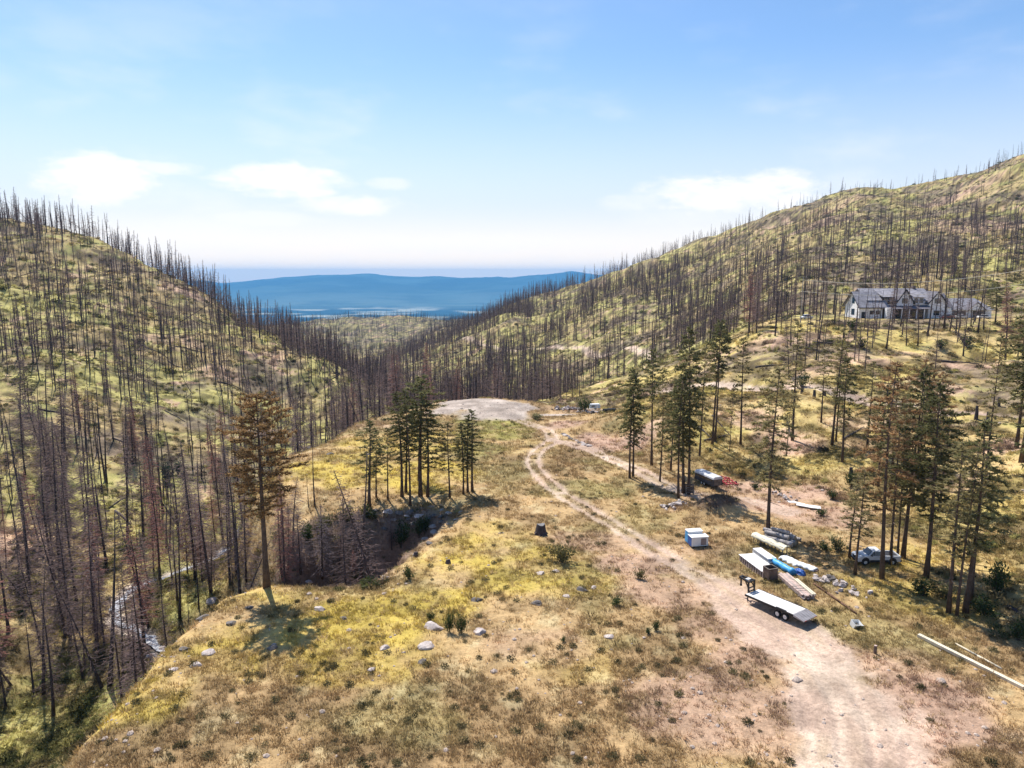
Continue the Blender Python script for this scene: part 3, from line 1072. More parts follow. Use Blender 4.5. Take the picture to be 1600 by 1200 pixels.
def pine_proto(seed, cs=.4, rad=1.9, dens=1.0, needle=None, droop=.25, peak=.35, h=16.0, r=.165, rnd_=1.9):
    """(trunk mesh, crown mesh) of a pine whose crown begins at cs of its height"""
    rnd = random.Random(seed)
    tm, at = trunk_mesh('trunk', h, r, rnd, m_bark, .45, stubs=24)
    lim = nd = MB()
    nb = int(54 * dens)
    for k in range(nb):
        q = (k + rnd.random()) / nb
        t = cs + (1 - cs) * q ** .92
        if t > .992:
            continue
        p, _ = at(t)
        prof = (.35 + .65 * (q / peak) ** .7) if q < peak else (max(0, 1 - ((q - peak) / (1 - peak)) ** rnd_)) ** .75
        ln = max(.25, rad * prof * rnd.uniform(.45, 1.25))
        a = k * 2.399 + rnd.uniform(-.6, .6)
        up = rnd.uniform(-.12, .22) + .5 * q - droop
        d = Vector((math.cos(a), math.sin(a), up)).normalized()
        mid = p + d * (ln * .55) + Vector((0, 0, -.03))
        end = p + d * ln + Vector((0, 0, -droop * .5 * ln))
        lim.tube([p, mid, end], [.035, .022, .01], 3, cap=False)
        ntuft = max(3, int(ln * 4.2 * (.8 + .4 * dens)))
        for j in range(ntuft):
            f = .30 + .75 * (j + rnd.random()) / ntuft
            c = (p.lerp(mid, f / .55) if f < .55 else mid.lerp(end, min((f - .55) / .45, 1.05)))
            side = d.cross(Vector((0, 0, 1))).normalized()
            c = c + side * (rnd.uniform(-.42, .42) * ln * .5 * (1.15 - f)) + Vector((0, 0, rnd.uniform(-.08, .14)))
            for _ in range(8):
                v = Vector((rnd.gauss(0, 1), rnd.gauss(0, 1), rnd.gauss(.25, .8))) + d * .9
                sliver(nd, c - v.normalized() * .05, v, rnd.uniform(.26, .52), rnd.uniform(.09, .16), None, 1)
    tip, _ = at(.985)
    for _ in range(24):
        v = Vector((rnd.gauss(0, .5), rnd.gauss(0, .5), rnd.uniform(.2, 1.4)))
        sliver(nd, tip - Vector((0, 0, rnd.uniform(0, .8))), v, rnd.uniform(.2, .4), .1, None, 1)
    return tm, lim.mesh('crown', [m_bark, needle])


BURNT = {}
for kind, seeds in (('pole', (11, 12, 13, 14)), ('twiggy', (21, 22, 23, 24)), ('dense', (31, 32, 33)), ('rust', (41, 42)), ('bleached', (51, 52))):
    BURNT[kind] = []
    for sd in seeds:
        BURNT[kind].append(burnt_proto(kind, sd))

PINES = {
    'full': [pine_proto(101 + i, .30, 2.1, 1.4, m_needle, .28, .3) for i in range(5)],
    'slim': [pine_proto(111 + i, .32, 1.6, 1.1, m_needle, .25, .35) for i in range(5)],
    'high': [pine_proto(171 + i, .55, 1.8, 1.0, m_needle, .15, .4) for i in range(2)],
    'thin': [pine_proto(131 + i, .34, 1.5, .8, m_needle_olive, .2, .35, r=.13) for i in range(5)],
    'olive': [pine_proto(141 + i, .27, 2.2, 1.15, m_needle_olive, .25, .35) for i in range(4)],
    'brown': [pine_proto(151 + i, .32, 1.9, 1.0, m_needle_rust, .22, .4) for i in range(2)],
}
m_needle_big = leaf_mat('brown_green_needles', (.38, .235, .108), (.22, .148, .072), .5)
BIG_PINE = pine_proto(161, .38, 2.8, 2.0, m_needle_big, .05, .32, h=19.0, r=.28, rnd_=3.4)


def place_tree(name, cat, meshes, names, loc, h, proto_h, label, group=None, width=1.0, lean=(0, 0), rz=None):
    root = thing(name, label, cat, loc, rng.uniform(0, 6.28) if rz is None else rz, group)
    s = h / proto_h
    root.scale = (s * width, s * width, s)
    root.rotation_euler = (lean[0], lean[1], root.rotation_euler.z)
    for nm, me in zip(names, meshes):
        c_ = link(nm, me, root)
        if nm in ('branches', 'crown'):
            c_['kind'] = 'stuff'
    return root


def top_height(base, v_top):
    """height of something that stands at base and whose top shows at photo row v_top"""
    b_ = (v_top - 600) / FPX
    return CAM_Z + (-ST - b_ * CT) * base.y / (CT - b_ * ST) - base.z


# ================================================================== the pines that survived
# base pixel u, v; top row v; kind; width factor; label
G_LOBE = 'green pines in the cluster on the grassy spur'
PINE_LIST = [
    (577, 792, 655, 'slim', 1.15, 'olive green pine nearest the gully head on the grassy spur', None),
    (588, 778, 672, 'thin', 1.0, 'slender green pine on the grassy spur in the middle cluster', G_LOBE),
    (606, 780, 668, 'thin', .9, 'slender green pine on the grassy spur in the middle cluster', G_LOBE),
    (628, 776, 612, 'slim', .95, 'slender green pine on the grassy spur in the middle cluster', G_LOBE),
    (634, 770, 630, 'slim', 1.0, 'slender green pine on the grassy spur in the middle cluster', G_LOBE),
    (641, 790, 610, 'high', .7, 'slender green pine on the grassy spur in the middle cluster', G_LOBE),
    (657, 776, 588, 'high', 1.1, 'tallest pine of the cluster on the grassy spur, dark rounded top', None),
    (668, 776, 624, 'full', .95, 'bushy dark pine at the front of the cluster on the grassy spur', None),
    (655, 752, 600, 'slim', 1.0, 'slender green pine on the grassy spur in the middle cluster', G_LOBE),
    (703, 778, 660, 'thin', 1.1, 'thin lone pine standing between the spur cluster and the three meadow pines', None),
    (724, 772, 660, 'slim', .9, 'shortest of the three slim pines at the meadow edge', None),
    (731, 770, 650, 'slim', .85, 'middle one of the three slim pines at the meadow edge', None),
    (738, 768, 640, 'slim', 1.0, 'tallest of the three slim pines at the meadow edge', None),
    # clump by the yard track
    (984, 747, 582, 'full', .92, 'dense dark pine beside the yard track, front one of a close pair', None),
    (989, 746, 575, 'full', .85, 'dense dark pine beside the yard track, back one of a close pair', None),
    (1018, 728, 545, 'high', .95, 'tall pine with a high thin crown behind the yard track', None),
    (1031, 752, 585, 'olive', .8, 'olive green pine leaning beside the yard track', None),
    (1048, 736, 590, 'thin', 1.1, 'thin olive pine behind the dense yard clump', None),
    (1060, 778, 582, 'full', .95, 'dense green pine with the lowest foot of the yard clump', None),
    (1068, 770, 576, 'slim', 1.2, 'slim green pine in the middle of the yard clump', None),
    (1076, 772, 512, 'full', .85, 'tallest pine of the yard clump beside the dark trailer', None),
    (1093, 712, 538, 'olive', .75, 'olive pine standing behind the yard clump on the slope', None),
    (1113, 696, 500, 'high', .95, 'tall twin pine with a tufted crown below the driveway, near stem', None),
    (1117, 690, 505, 'high', .85, 'tall twin pine with a tufted crown below the driveway, far stem', None),
    (1157, 696, 528, 'thin', 1.2, 'thin olive pine on the slope below the driveway bend', None),
    (1140, 706, 600, 'thin', .6, 'small sparse pine on the pink cut below the driveway', None),
    (1200, 836, 575, 'olive', 1.15, 'big olive pine with a low bushy tuft beside the log pile', None),
    (1238, 688, 500, 'thin', 1.3, 'tall thin pine standing below the bank of the driveway', None),
    (1229, 712, 610, 'thin', .7, 'short thin pine at the foot of the driveway bank', None),
    (1283, 660, 545, 'thin', 1.2, 'pale sparse pine beside the driveway fence stumps', None),
    (1300, 695, 512, 'thin', 1.25, 'tall pale pine beside the driveway, front one of two', None),
    (1306, 690, 540, 'thin', 1.0, 'tall pale pine beside the driveway, rear one of two', None),
    (1316, 722, 560, 'slim', 1.0, 'slim green pine just below the driveway', None),
    (1327, 872, 742, 'thin', 1.5, 'small yellowish pine at the front of the white pickup', None),
    (1336, 898, 735, 'thin', 1.3, 'small thin pine in front of the white pickup cab', None),
    (1378, 905, 565, 'brown', 1.0, 'tall brown topped pine whose trunk crosses the white pickup', None),
    (1391, 882, 640, 'thin', 1.1, 'thin pine right behind the brown topped pine by the pickup', None),
    (1402, 874, 672, 'thin', 1.0, 'thin short pine behind the bed of the white pickup', None),
    (1411, 872, 575, 'full', 1.05, 'dense green pine behind the bed of the white pickup', None),
    (1424, 785, 560, 'brown', 1.0, 'brown needled pine on the slope behind the pickup', None),
    (1447, 902, 600, 'full', 1.1, 'green pine with a thick dark trunk uphill of the pickup', None),
    (1459, 765, 580, 'brown', .9, 'thin brown pine farther up the slope behind the pickup', None),
    (1482, 957, 690, 'thin', 1.3, 'thin dark pine nearest the brush pile, first of four', None),
    (1495, 962, 705, 'thin', 1.0, 'thin dark pine beside the brush pile, second of four', None),
    (1508, 958, 655, 'slim', 1.1, 'green pine beside the brush pile, third of four', None),
    (1517, 945, 690, 'thin', 1.0, 'thin dark pine beside the brush pile, last of four', None),
    (1540, 745, 522, 'thin', .9, 'very thin bare stemmed pine near the upper driveway', None),
    (1596, 722, 432, 'full', 1.25, 'huge full pine at the slope edge right of the house', None),
    (1588, 700, 500, 'olive', 1.2, 'olive pine growing under the huge full pine', None),
    (1612, 700, 470, 'full', 1.2, 'full dark pine behind the huge pine at the frame edge', None),
    (1355, 700, 565, 'olive', 1.0, 'olive pine in the middle of the slope grove', 'pines of the slope grove'),
    (1395, 730, 590, 'olive', 1.1, 'olive pine in the middle of the slope grove', 'pines of the slope grove'),
    (1372, 760, 600, 'full', .9, 'dark green pine in the middle of the slope grove', 'pines of the slope grove'),
    (1436, 720, 570, 'olive', .9, 'olive pine in the middle of the slope grove', 'pines of the slope grove'),
    (1468, 800, 640, 'olive', 1.0, 'olive pine in the middle of the slope grove', 'pines of the slope grove'),
    (1555, 505, 440, 'full', 1.4, 'green pine beside the grey garage roof', None),
    (1650, 880, 560, 'full', 1.2, 'green pine leaning in from beyond the frame', None),
]
for i, (u, v, vt, kind, wd, label, grp) in enumerate(PINE_LIST):
    p = spot(u, v)
    if p is None:
        continue
    hh = top_height(p, vt)
    proto = PINES[kind][i % len(PINES[kind])]
    place_tree('pine_tree', 'pine tree', proto, ('trunk', 'crown'), p, hh, 16.0, label, grp, width=wd * (1.22 if u > 1340 else 1.5 if u < 760 else 1.15) * (15.0 / max(hh, 6)) ** .3,
               lean=(rng.uniform(-.02, .02), rng.uniform(-.02, .02)))

p = spot(417, 918)
place_tree('pine_tree', 'pine tree', BIG_PINE, ('trunk', 'crown'), p, top_height(p, 615), 19.0,
           'large rusty brown pine alone at the lip of the meadow above the ravine', width=1.2, rz=.4)

# ================================================================== the burnt forest
BT = {'pole': 'bare black trunk', 'twiggy': 'burnt conifer with thin twigs', 'dense': 'burnt conifer wrapped in brown twigs',
      'rust': 'scorched conifer with rusty needles', 'bleached': 'dead conifer with bleached grey drooping branches'}
PLACE = {'ravine': ('in the ravine below the meadow', 'burnt trees in the ravine'),
         'cross': ('on the steep slope across the creek', 'burnt trees across the creek'),
         'house': ('on the hill around the white house', 'burnt trees around the white house'),
         'beyond': ('on the wooded slope beyond the gravel knoll', 'burnt trees beyond the gravel knoll')}


def pixel(x_, y_, z_):
    f_ = y_ * CT - (z_ - CAM_Z) * ST
    return 800 + FPX * x_ / f_, 600 + FPX * (-(z_ - CAM_Z) * CT - y_ * ST) / f_


def whereabouts(loc):
    """a plain description of the spot, from what it stands beside"""
    u, v = pixel(*loc)
    x_, y_ = loc[0], loc[1]
    cdist_ = float(seg_dist(np.array(x_), np.array(y_), CREEK)[0])
    if x_ > 60 and y_ < 300:
        if y_ > 232:
            return 'behind the white house' if u > 1310 else 'on the hill west of the white house'
        if v > 560:
            return 'beside the driveway under the house'
        return 'on the slope in front of the white house' if u > 1310 else 'on the slope west of the house terrace'
    if x_ < 0 and y_ < 470:
        if cdist_ < 9:
            return 'on the bank of the rocky creek'
        if y_ < 135 and u > 400:
            return 'in the gully beyond the rusty pine'
        if y_ < 135:
            return 'in the ravine before the creek' if v > 960 else 'on the foot of the slope across the creek' if u < 210 else 'in the ravine under the meadow rim'
        if u > 430:
            return 'on the valley slope behind the grassy spur' if v > 600 else 'along the skyline beyond the grassy spur'
        if v < 470:
            return 'along the crest of the slope across the creek'
        if v < 600:
            return 'high on the slope across the creek' if u > 200 else 'high on the outer slope across the creek'
        return 'low on the slope across the creek' if u > 200 else 'low on the outer slope across the creek'
    return 'on the wooded slope beyond the gravel knoll' if u < 900 else 'on the wooded slope above the camper'


def burnt(kind, loc, h, zone_, k=0, label=None, width=1.0, lean=None):
    proto = BURNT[kind][k % len(BURNT[kind])]
    lean = lean or (((rng.uniform(-.4, .4), rng.uniform(-.35, .35)) if rng.random() < .07 else (rng.gauss(0, .04), rng.gauss(0, .04))))
    adj = 'leaning ' if math.hypot(*lean) > .11 else 'short ' if h < 8 else 'tall ' if h > 16 else ''
    lb = label or f'{adj}{BT[kind]} {whereabouts(loc)}'
    if len(lb.split()) > 16:
        print('LONG', lb)
    gp = None if label else f'burnt trees, {adj}{kind} kind, {whereabouts(loc)}'
    return place_tree('burnt_tree', 'burnt tree', proto, ('trunk', 'branches'), loc, h, 15.0, lb, gp, width,
                      lean)


# ones that stand out in the photograph: base pixel, top row, kind, zone, own label
SINGLES = [
    (503, 902, 788, 'bleached', 'ravine', 1.5, 'bleached grey dead conifer with drooping boughs in the gully beside the big rusty pine'),
    (470, 895, 800, 'bleached', 'ravine', 1.3, 'smaller grey dead conifer half hidden behind the rusty pine trunk'),
    (530, 880, 800, 'dense', 'ravine', 1.3, 'brown twigged burnt conifer standing in the middle of the gully floor'), (560, 862, 792, 'bleached', 'ravine', 1.3, 'grey dead conifer against the dark back wall of the gully'),
    (612, 858, 796, 'dense', 'ravine', 1.2, 'brown twigged burnt conifer in the inner corner of the gully'), (458, 860, 745, 'dense', 'ravine', 1.4, 'brown twigged burnt conifer at the open mouth of the gully'), (440, 850, 730, 'twiggy', 'ravine', 1.2, 'thin twigged burnt conifer at the open mouth of the gully'),
    (587, 912, 838, 'pole', 'ravine', 1.0, 'short black snag at the lip of the gully'),
    (555, 900, 858, 'rust', 'ravine', 1.5, 'little rusty dead tree on the floor of the gully'),
    (492, 790, 672, 'pole', 'ravine', 1.0, 'straight black pole at the near edge of the grassy spur'),
    (482, 792, 735, 'pole', 'ravine', 1.2, 'short leaning black snag at the near edge of the grassy spur'),
    (45, 898, 668, 'pole', 'ravine', 1.3, 'tall thick black trunk on the pink earth bank'),
    (30, 890, 800, 'twiggy', 'ravine', 1.2, None), (85, 905, 700, 'twiggy', 'ravine', 1.0, None), (95, 910, 660, 'dense', 'ravine', 1.1, None),
    (68, 1085, 880, 'twiggy', 'ravine', 1.0, None), (110, 1000, 800, 'dense', 'ravine', 1.2, None), (130, 1060, 905, 'twiggy', 'ravine', 1.0, None),
    (172, 1075, 800, 'pole', 'ravine', 1.3, 'tall black pole standing in front of the creek'), (192, 1065, 900, 'twiggy', 'ravine', 1.0, None),
    (207, 1040, 880, 'dense', 'ravine', 1.1, None), (225, 1010, 820, 'rust', 'ravine', 1.2, 'rusty brown burnt conifer in front of the creek'), (232, 980, 790, 'dense', 'ravine', 1.2, None),
    (258, 992, 885, 'pole', 'ravine', 1.1, 'black snag leaning over the rim rocks by the creek'), (281, 965, 800, 'pole', 'ravine', 1.1, None), (305, 905, 690, 'dense', 'ravine', 1.1, None),
    (330, 925, 720, 'twiggy', 'ravine', 1.0, None), (150, 950, 790, 'rust', 'ravine', 1.1, 'rusty brown burnt conifer left of the creek bend'), (120, 940, 740, 'dense', 'ravine', 1.1, None),
    (360, 915, 760, 'dense', 'ravine', 1.2, None), (385, 910, 740, 'dense', 'ravine', 1.1, None), (440, 895, 760, 'twiggy', 'ravine', 1.1, None), (450, 890, 790, 'dense', 'ravine', 1.2, None),
    (212, 720, 655, 'rust', 'cross', 1.7, 'broad pinkish brown burnt conifer in the middle of the slope across the creek'), (350, 700, 630, 'rust', 'cross', 1.6, 'rusty shrubby burnt conifer high above the rusty pine'),
    (1335, 531, 440, 'pole', 'house', 1.0, 'black burnt trunk crossing the front of the gable wing of the house'), (1370, 517, 450, 'pole', 'house', 1.1, 'leaning black burnt trunk in front of the house porch'),
    (1355, 525, 470, 'twiggy', 'house', 1.0, None), (1385, 545, 440, 'twiggy', 'house', 1.0, None), (1407, 510, 420, 'pole', 'house', 1.2, 'thick black burnt trunk before the centre gable of the house'),
    (1416, 540, 455, 'twiggy', 'house', 1.0, None), (1434, 540, 460, 'twiggy', 'house', 1.0, None), (1449, 525, 408, 'pole', 'house', 1.2, 'tall black burnt trunk before the right gable of the house'),
    (1459, 515, 415, 'pole', 'house', 1.0, None), (1475, 516, 400, 'pole', 'house', 1.3, 'tallest black burnt trunk between house and garage'), (1484, 518, 440, 'pole', 'house', 1.0, None),
    (1500, 512, 430, 'twiggy', 'house', 1.0, None), (1517, 510, 420, 'pole', 'house', 1.1, None), (1528, 520, 415, 'pole', 'house', 1.1, None), (1537, 515, 430, 'twiggy', 'house', 1.0, None),
    (1280, 530, 440, 'twiggy', 'house', 1.0, None), (1282, 500, 425, 'pole', 'house', 1.0, None), (1211, 525, 430, 'pole', 'house', 1.1, None), (1182, 520, 430, 'dense', 'house', 1.1, None), (1192, 512, 420, 'dense', 'house', 1.0, None),
    (1235, 540, 440, 'twiggy', 'house', 1.0, None), (1590, 560, 470, 'twiggy', 'house', 1.0, None), (1460, 590, 500, 'twiggy', 'house', .9, None), (1385, 620, 540, 'pole', 'house', .8, None),
]
n_burnt = 0
taken = []
for i, (u, v, vt, kind, zn, wd, label) in enumerate(SINGLES):
    p = spot(u, v)
    if p is None:
        continue
    burnt(kind, p, max(2.0, top_height(p, vt)), zn, i, label, wd)
    taken.append((p.x, p.y))
    n_burnt += 1

# the rest grow where the burn was dense; candidates first, then the 300 that show largest become trees of their own
cx_, cy_ = [], []


def scatter(n, x0, x1, y0, y1):
    return nrng.uniform(x0, x1, n), nrng.uniform(y0, y1, n)


cand = []
for (n, x0, x1, y0, y1) in ((1700, -260, -8, 62, 200), (6000, -420, 20, 200, 470), (34000, -140, 640, 235, 960), (900, 60, 190, 150, 235), (12000, -700, 60, 1000, 2100), (800, -600, -100, 400, 700)):
    x, y = scatter(n, x0, x1, y0, y1)
    cand.append(np.stack([x, y], 1))
cand = np.concatenate(cand)
x, y = cand[:, 0], cand[:, 1]
in_f = np.abs(x / (y + 1)) < .86
cand, x, y = cand[in_f], x[in_f], y[in_f]
db = poly_sdf(x, y, BENCH)
dt = poly_sdf(x, y, TERRACE)
z = ground(x, y)
grove = fbm(x / 45, y / 45, 4, 201)
fine = fbm(x / 12, y / 12, 3, 207)
cdist, _ = seg_dist(x, y, CREEK)
fdist, _ = seg_dist(x, y, FAR_TRACK)
ddist, _ = seg_dist(x, y, DRIVE)
uu = 800 + FPX * x / y
dens = sstep(grove * .65 + fine * .35, .36, .60)
upper = sstep(z, 45, 110)                                     # thinner towards the open top of the right hill
right = (x > 60 * 1.0) | (y > 470)
dens = np.where((x > -60) & (y > 235), np.clip(dens * 1.25, 0, 1) * (1 - .86 * upper) * (.60 + .40 * sstep(40 - z, -10, 40)), dens)
dens = np.where((x > 60) & (y < 235), dens * .30, dens)       # the slope round the house is open
dens = np.where(x < -8, np.clip(dens * 1.35 + .16 * (y < 480), 0, 1), dens)
dens = np.where(y > 1050, .15 + .85 * sstep(grove * .5 + fine * .5, .42, .56), dens)
# skylines keep a fringe of trees
ok = (db < -3) & (dt < -4) & (cdist > 2.2) & (fdist > 4) & (ddist > 3.5) & (nrng.random(len(x)) < dens)
cand, z = cand[ok], z[ok]
x, y = cand[:, 0], cand[:, 1]
# is the foot in view?  march towards the camera
hgt = nrng.normal(13.8, 3.8, len(x)).clip(5, 22)
hgt = np.where(nrng.random(len(x)) < .16, hgt * .45, hgt)
hgt = np.where((x > 0) & (y < 500), hgt * .92, hgt) * np.where((x > 0) & (z > 40), .78, 1.0)
vis = np.ones(len(x), bool)
for f in np.linspace(.25, .97, 40):
    zz = CAM_Z + (z + hgt * .6 - CAM_Z) * f
    vis &= zz > ground(x * f, y * f) - .3
cand, x, y, z, hgt = cand[vis], x[vis], y[vis], z[vis], hgt[vis]
dist = np.hypot(x, y)
order = np.argsort(-(hgt / dist))
N_OWN = 292 - n_burnt
own, rest = order[:N_OWN], order[N_OWN:]
kinds = ('pole', 'pole', 'twiggy', 'twiggy', 'twiggy', 'dense', 'dense', 'rust')
for k, i in enumerate(own):
    xx, yy = x[i], y[i]
    zn = 'house' if xx > 60 else 'ravine' if (yy < 150 and xx < 0) else 'cross' if xx < 0 and yy < 470 else 'beyond'
    kd = rng.choice(kinds)
    burnt(kd, (xx, yy, z[i] - .1), hgt[i], zn, k, width=rng.uniform(.9, 1.3))


def far_proto(seed, nb, reach, w, r=.2):
    """cheap burnt tree, 15 m: three sided trunk and slivers; (verts, tris, is_twig)"""
    rnd = random.Random(seed)
    mb = MB()
    lean = (rnd.uniform(-.9, .9), rnd.uniform(-.9, .9))
    mb.tube([(0, 0, -.5), (lean[0] * .3, lean[1] * .3, 7), (lean[0], lean[1], 15)], [r, r * .72, .05], 3, cap=False)
    tris = []
    for f in mb.f:
        tris += [(f[0], f[1], f[2]), (f[0], f[2], f[3])] if len(f) == 4 else [f]
    nt_ = len(tris)
    mb.f, mb.m = [], []
    for k in range(nb):
        t = .12 + .87 * (k + rnd.random()) / nb
        p = Vector((lean[0] * t, lean[1] * t, 15 * t))
        ln = (reach * (1 - t) ** .7 + .2) * rnd.uniform(.5, 1.2)
        a = rnd.uniform(0, 6.28)
        sliver(mb, p, Vector((math.cos(a), math.sin(a), rnd.uniform(-.5, .2))), ln, w, Vector((0, 0, 1)))
    tris += mb.f
    return np.array(mb.v), np.array(tris), nt_


FAR = [far_proto(301 + i, nb, rc, w, r) for i, (nb, rc, w, r) in enumerate(((16, 1.1, .12, .20), (44, 1.8, .14, .17), (64, 2.1, .15, .17), (30, 1.5, .14, .20), (80, 2.3, .16, .17), (56, 2.4, .14, .16), (24, 1.3, .14, .2), (90, 1.9, .15, .16)))]
vs_, fs_, mi_ = [], [], []
off = 0
for i in rest:
    V, F, ntk = FAR[int(nrng.integers(len(FAR)))]
    if dist[i] > 1100:
        V, F, ntk = FAR[0]
    if nrng.random() < .06:                                       # thrown down or hung up at a slant
        th = nrng.uniform(.35, 1.35)
        V = np.stack([V[:, 0] * math.cos(th) + V[:, 2] * math.sin(th), V[:, 1], -V[:, 0] * math.sin(th) + V[:, 2] * math.cos(th)], 1)
    a = nrng.uniform(0, 6.28)
    s = hgt[i] / 15
    wdt = s * (1.0 if dist[i] < 500 else 1.25)
    ca, sa = math.cos(a), math.sin(a)
    vs_.append(np.stack([(V[:, 0] * ca - V[:, 1] * sa) * wdt + x[i], (V[:, 0] * sa + V[:, 1] * ca) * wdt + y[i], V[:, 2] * s + z[i]], 1))
    fs_.append(F + off)
    mi_.append(np.concatenate([np.zeros(ntk, np.int32), np.ones(len(F) - ntk, np.int32)]))
    off += len(V)
me = mesh_from('burnt_forest', np.concatenate(vs_), np.concatenate(fs_), None, smooth=False)
me.materials.append(m_char)
me.materials.append(m_twig)
me.polygons.foreach_set('material_index', np.concatenate(mi_).astype(np.int32))
o = link('burnt_forest', me)
o['kind'] = 'stuff'
print('BURNT own', len(own) + n_burnt, 'rest', len(rest))
p = spot(46, 640)
place_tree('pine_tree', 'pine tree', PINES['full'][0], ('trunk', 'crown'), p, top_height(p, 572), 16.0, 'small green conifer surviving alone high on the slope across the creek', width=1.5)


# ================================================================== materials of made things
m_steel_black = plain('black_steel', (.022, .022, .024), .5, .3, var=.3, scale=2, spec=.5)
m_deck = plain('weathered_deck', (.66, .63, .60), .6, var=.10, scale=1.3, spec=.3, bump=.1)
m_ramp = plain('ramp_steel', (.34, .32, .33), .5, .2, var=.15, scale=1.5)
m_rubber = plain('rubber', (.022, .021, .021), .85, var=.3, scale=4)
m_rim = plain('rim_paint', (.70, .70, .70), .4, .2, var=.08)
m_white_sheet = plain('white_sheet', (.78, .77, .76), .55, var=.06, scale=1.2, bump=.25)
m_white_paint = plain('white_paint', (.78, .78, .77), .35, var=.05, scale=1, spec=.5)
m_gray_ply = plain('grey_boards', (.17, .14, .12), .85, var=.3, scale=2.5)
m_brown_ply = plain('brown_plywood', (.155, .105, .082), .85, var=.25, scale=2)
m_blue = plain('blue_tarp', (.06, .33, .66), .45, var=.18, scale=2.5, bump=.4, spec=.5)
m_blue_dark = plain('dark_blue_tarp', (.03, .10, .34), .5, var=.25, scale=3, bump=.4)
m_lumber = plain('pinkish_lumber', (.50, .37, .32), .8, var=.2, scale=3)
m_lumber_dark = plain('grey_lumber', (.36, .30, .27), .85, var=.25, scale=3)
m_log = plain('grey_log', (.34, .31, .30), .9, var=.3, scale=2.2, bump=.4)
m_log_end = plain('log_end', (.42, .34, .26), .85, var=.2, scale=5)
m_cream = plain('cream_tarp', (.66, .60, .45), .7, var=.10, scale=1.5, bump=.3)
m_pink_louvre = plain('louvre', (.36, .27, .24), .6, var=.1)
m_dark_blue_paint = plain('slate_paint', (.035, .042, .062), .4, .1, var=.2, spec=.5)
m_pale_roof = plain('pale_metal_roof', (.50, .51, .54), .55, .0, var=.08, spec=.5)
m_red = plain('red_paint', (.45, .055, .065), .45, var=.25, scale=3)
m_glass = plain('dark_glass', (.018, .022, .028), .08, var=.1, spec=.8)
m_rock = plain('pale_rock', (.58, .51, .47), .9, var=.25, scale=1.6, bump=.5, col2=(.33, .27, .25), detail=7)
m_rock_dark = plain('dark_rock', (.20, .175, .16), .9, var=.3, scale=1.8, bump=.5, col2=(.09, .078, .072), detail=7)
m_rust_pipe = plain('rusty_pipe', (.16, .085, .050), .85, var=.3, scale=2)
m_beam_wood = plain('pale_timber', (.66, .58, .44), .75, var=.12, scale=2)
m_pickup = plain('pickup_paint', (.56, .57, .59), .35, var=.06, scale=1, spec=.5)
m_wire = plain('pale_cable', (.74, .70, .60), .5, var=.05)
m_house_wall = plain('white_siding', (.82, .81, .82), .75, var=.05, scale=.6)
m_stone_wall = plain('brown_stone', (.20, .15, .125), .9, var=.35, scale=2)
m_roof = plain('grey_shingle', (.26, .25, .275), .9, var=.22, scale=1.2, bump=.2)
m_roof_dark = plain('dark_shingle', (.14, .13, .15), .9, var=.25, scale=1.2, bump=.2)
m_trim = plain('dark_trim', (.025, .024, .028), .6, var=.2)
m_tail = plain('red_lens', (.30, .02, .02), .3, var=.1, spec=.6)
m_water = plain('white_water', (.50, .50, .53), .25, var=.22, scale=1.1, bump=.6, spec=.6, col2=(.26, .27, .29))


def frame_at(ua, va, ub, vb):
    a, b_ = spot(ua, va), spot(ub, vb)
    d = b_ - a
    return a, math.atan2(d.y, d.x), math.hypot(d.x, d.y)


def wheel(parent, x, y, z, r, w, spokes=False):
    """a wheel whose axle runs along local y: tyre with a rim inside"""
    t = MB()
    n = 18
    ring = []
    prof = ((r * .58, -w / 2), (r * .92, -w / 2), (r, -w * .32), (r, w * .32), (r * .92, w / 2), (r * .58, w / 2))
    for k in range(n):
        a = 2 * math.pi * k / n
        ring.append([(math.cos(a) * q, yy, math.sin(a) * q) for (q, yy) in prof])
    vs2 = [p for rr in ring for p in rr]
    m = len(prof)
    fs2 = []
    for k in range(n):
        for j in range(m):
            fs2.append((k * m + j, ((k + 1) % n) * m + j, ((k + 1) % n) * m + (j + 1) % m, k * m + (j + 1) % m))
    t.add(vs2, fs2)
    tyre = t.build('wheel', m_rubber, parent, smooth=True)
    tyre.location = (x, y, z)
    q = MB()
    q.tube([(0, -w * .42, 0), (0, w * .42, 0)], r * .60, 14)
    q.tube([(0, -w * .52, 0), (0, w * .52, 0)], r * .18, 8)
    q.build('rim', m_rim, tyre)
    return tyre


# ------------------------------------------------------------------ gooseneck trailer on the dirt track
A, hd, ln = frame_at(1170, 932, 1268, 983)          # front end to rear end of the deck, on the ground
_mid = PZ(1175.3, 922.8, .95)
_rear = PZ(1267, 966.5, .75)
hd = math.atan2(_rear[1] - _mid[1], _rear[0] - _mid[0])
TL = math.hypot(_rear[0] - _mid[0], _rear[1] - _mid[1])
g0 = gz(_mid[0], _mid[1])
tr = thing('flatbed_trailer', 'long flatbed gooseneck trailer with a pale deck parked on the dirt track', 'trailer', (_mid[0], _mid[1], g0), hd)
tr.rotation_euler = (0, math.atan2(g0 - gz(_rear[0], _rear[1]), TL), hd)
hw, dz_ = .98, .92
mb = MB()
for y in (-.46, .46):
    mb.box(-.1, TL - 1.0, y - .06, y + .06, dz_ - .36, dz_ - .10)
for k in range(9):
    mb.box(.15 + k * (TL - 1.4) / 8.5, .22 + k * (TL - 1.4) / 8.5, -hw + .07, hw - .07, dz_ - .17, dz_ - .08)
mb.build('chassis', m_steel_black, tr)
for y in (-hw, hw):
    MB().box(0, TL - 1.05, y - .04, y + .04, dz_ - .16, dz_ + .012).build('side_rail', m_steel_black, tr)
nb_ = 9
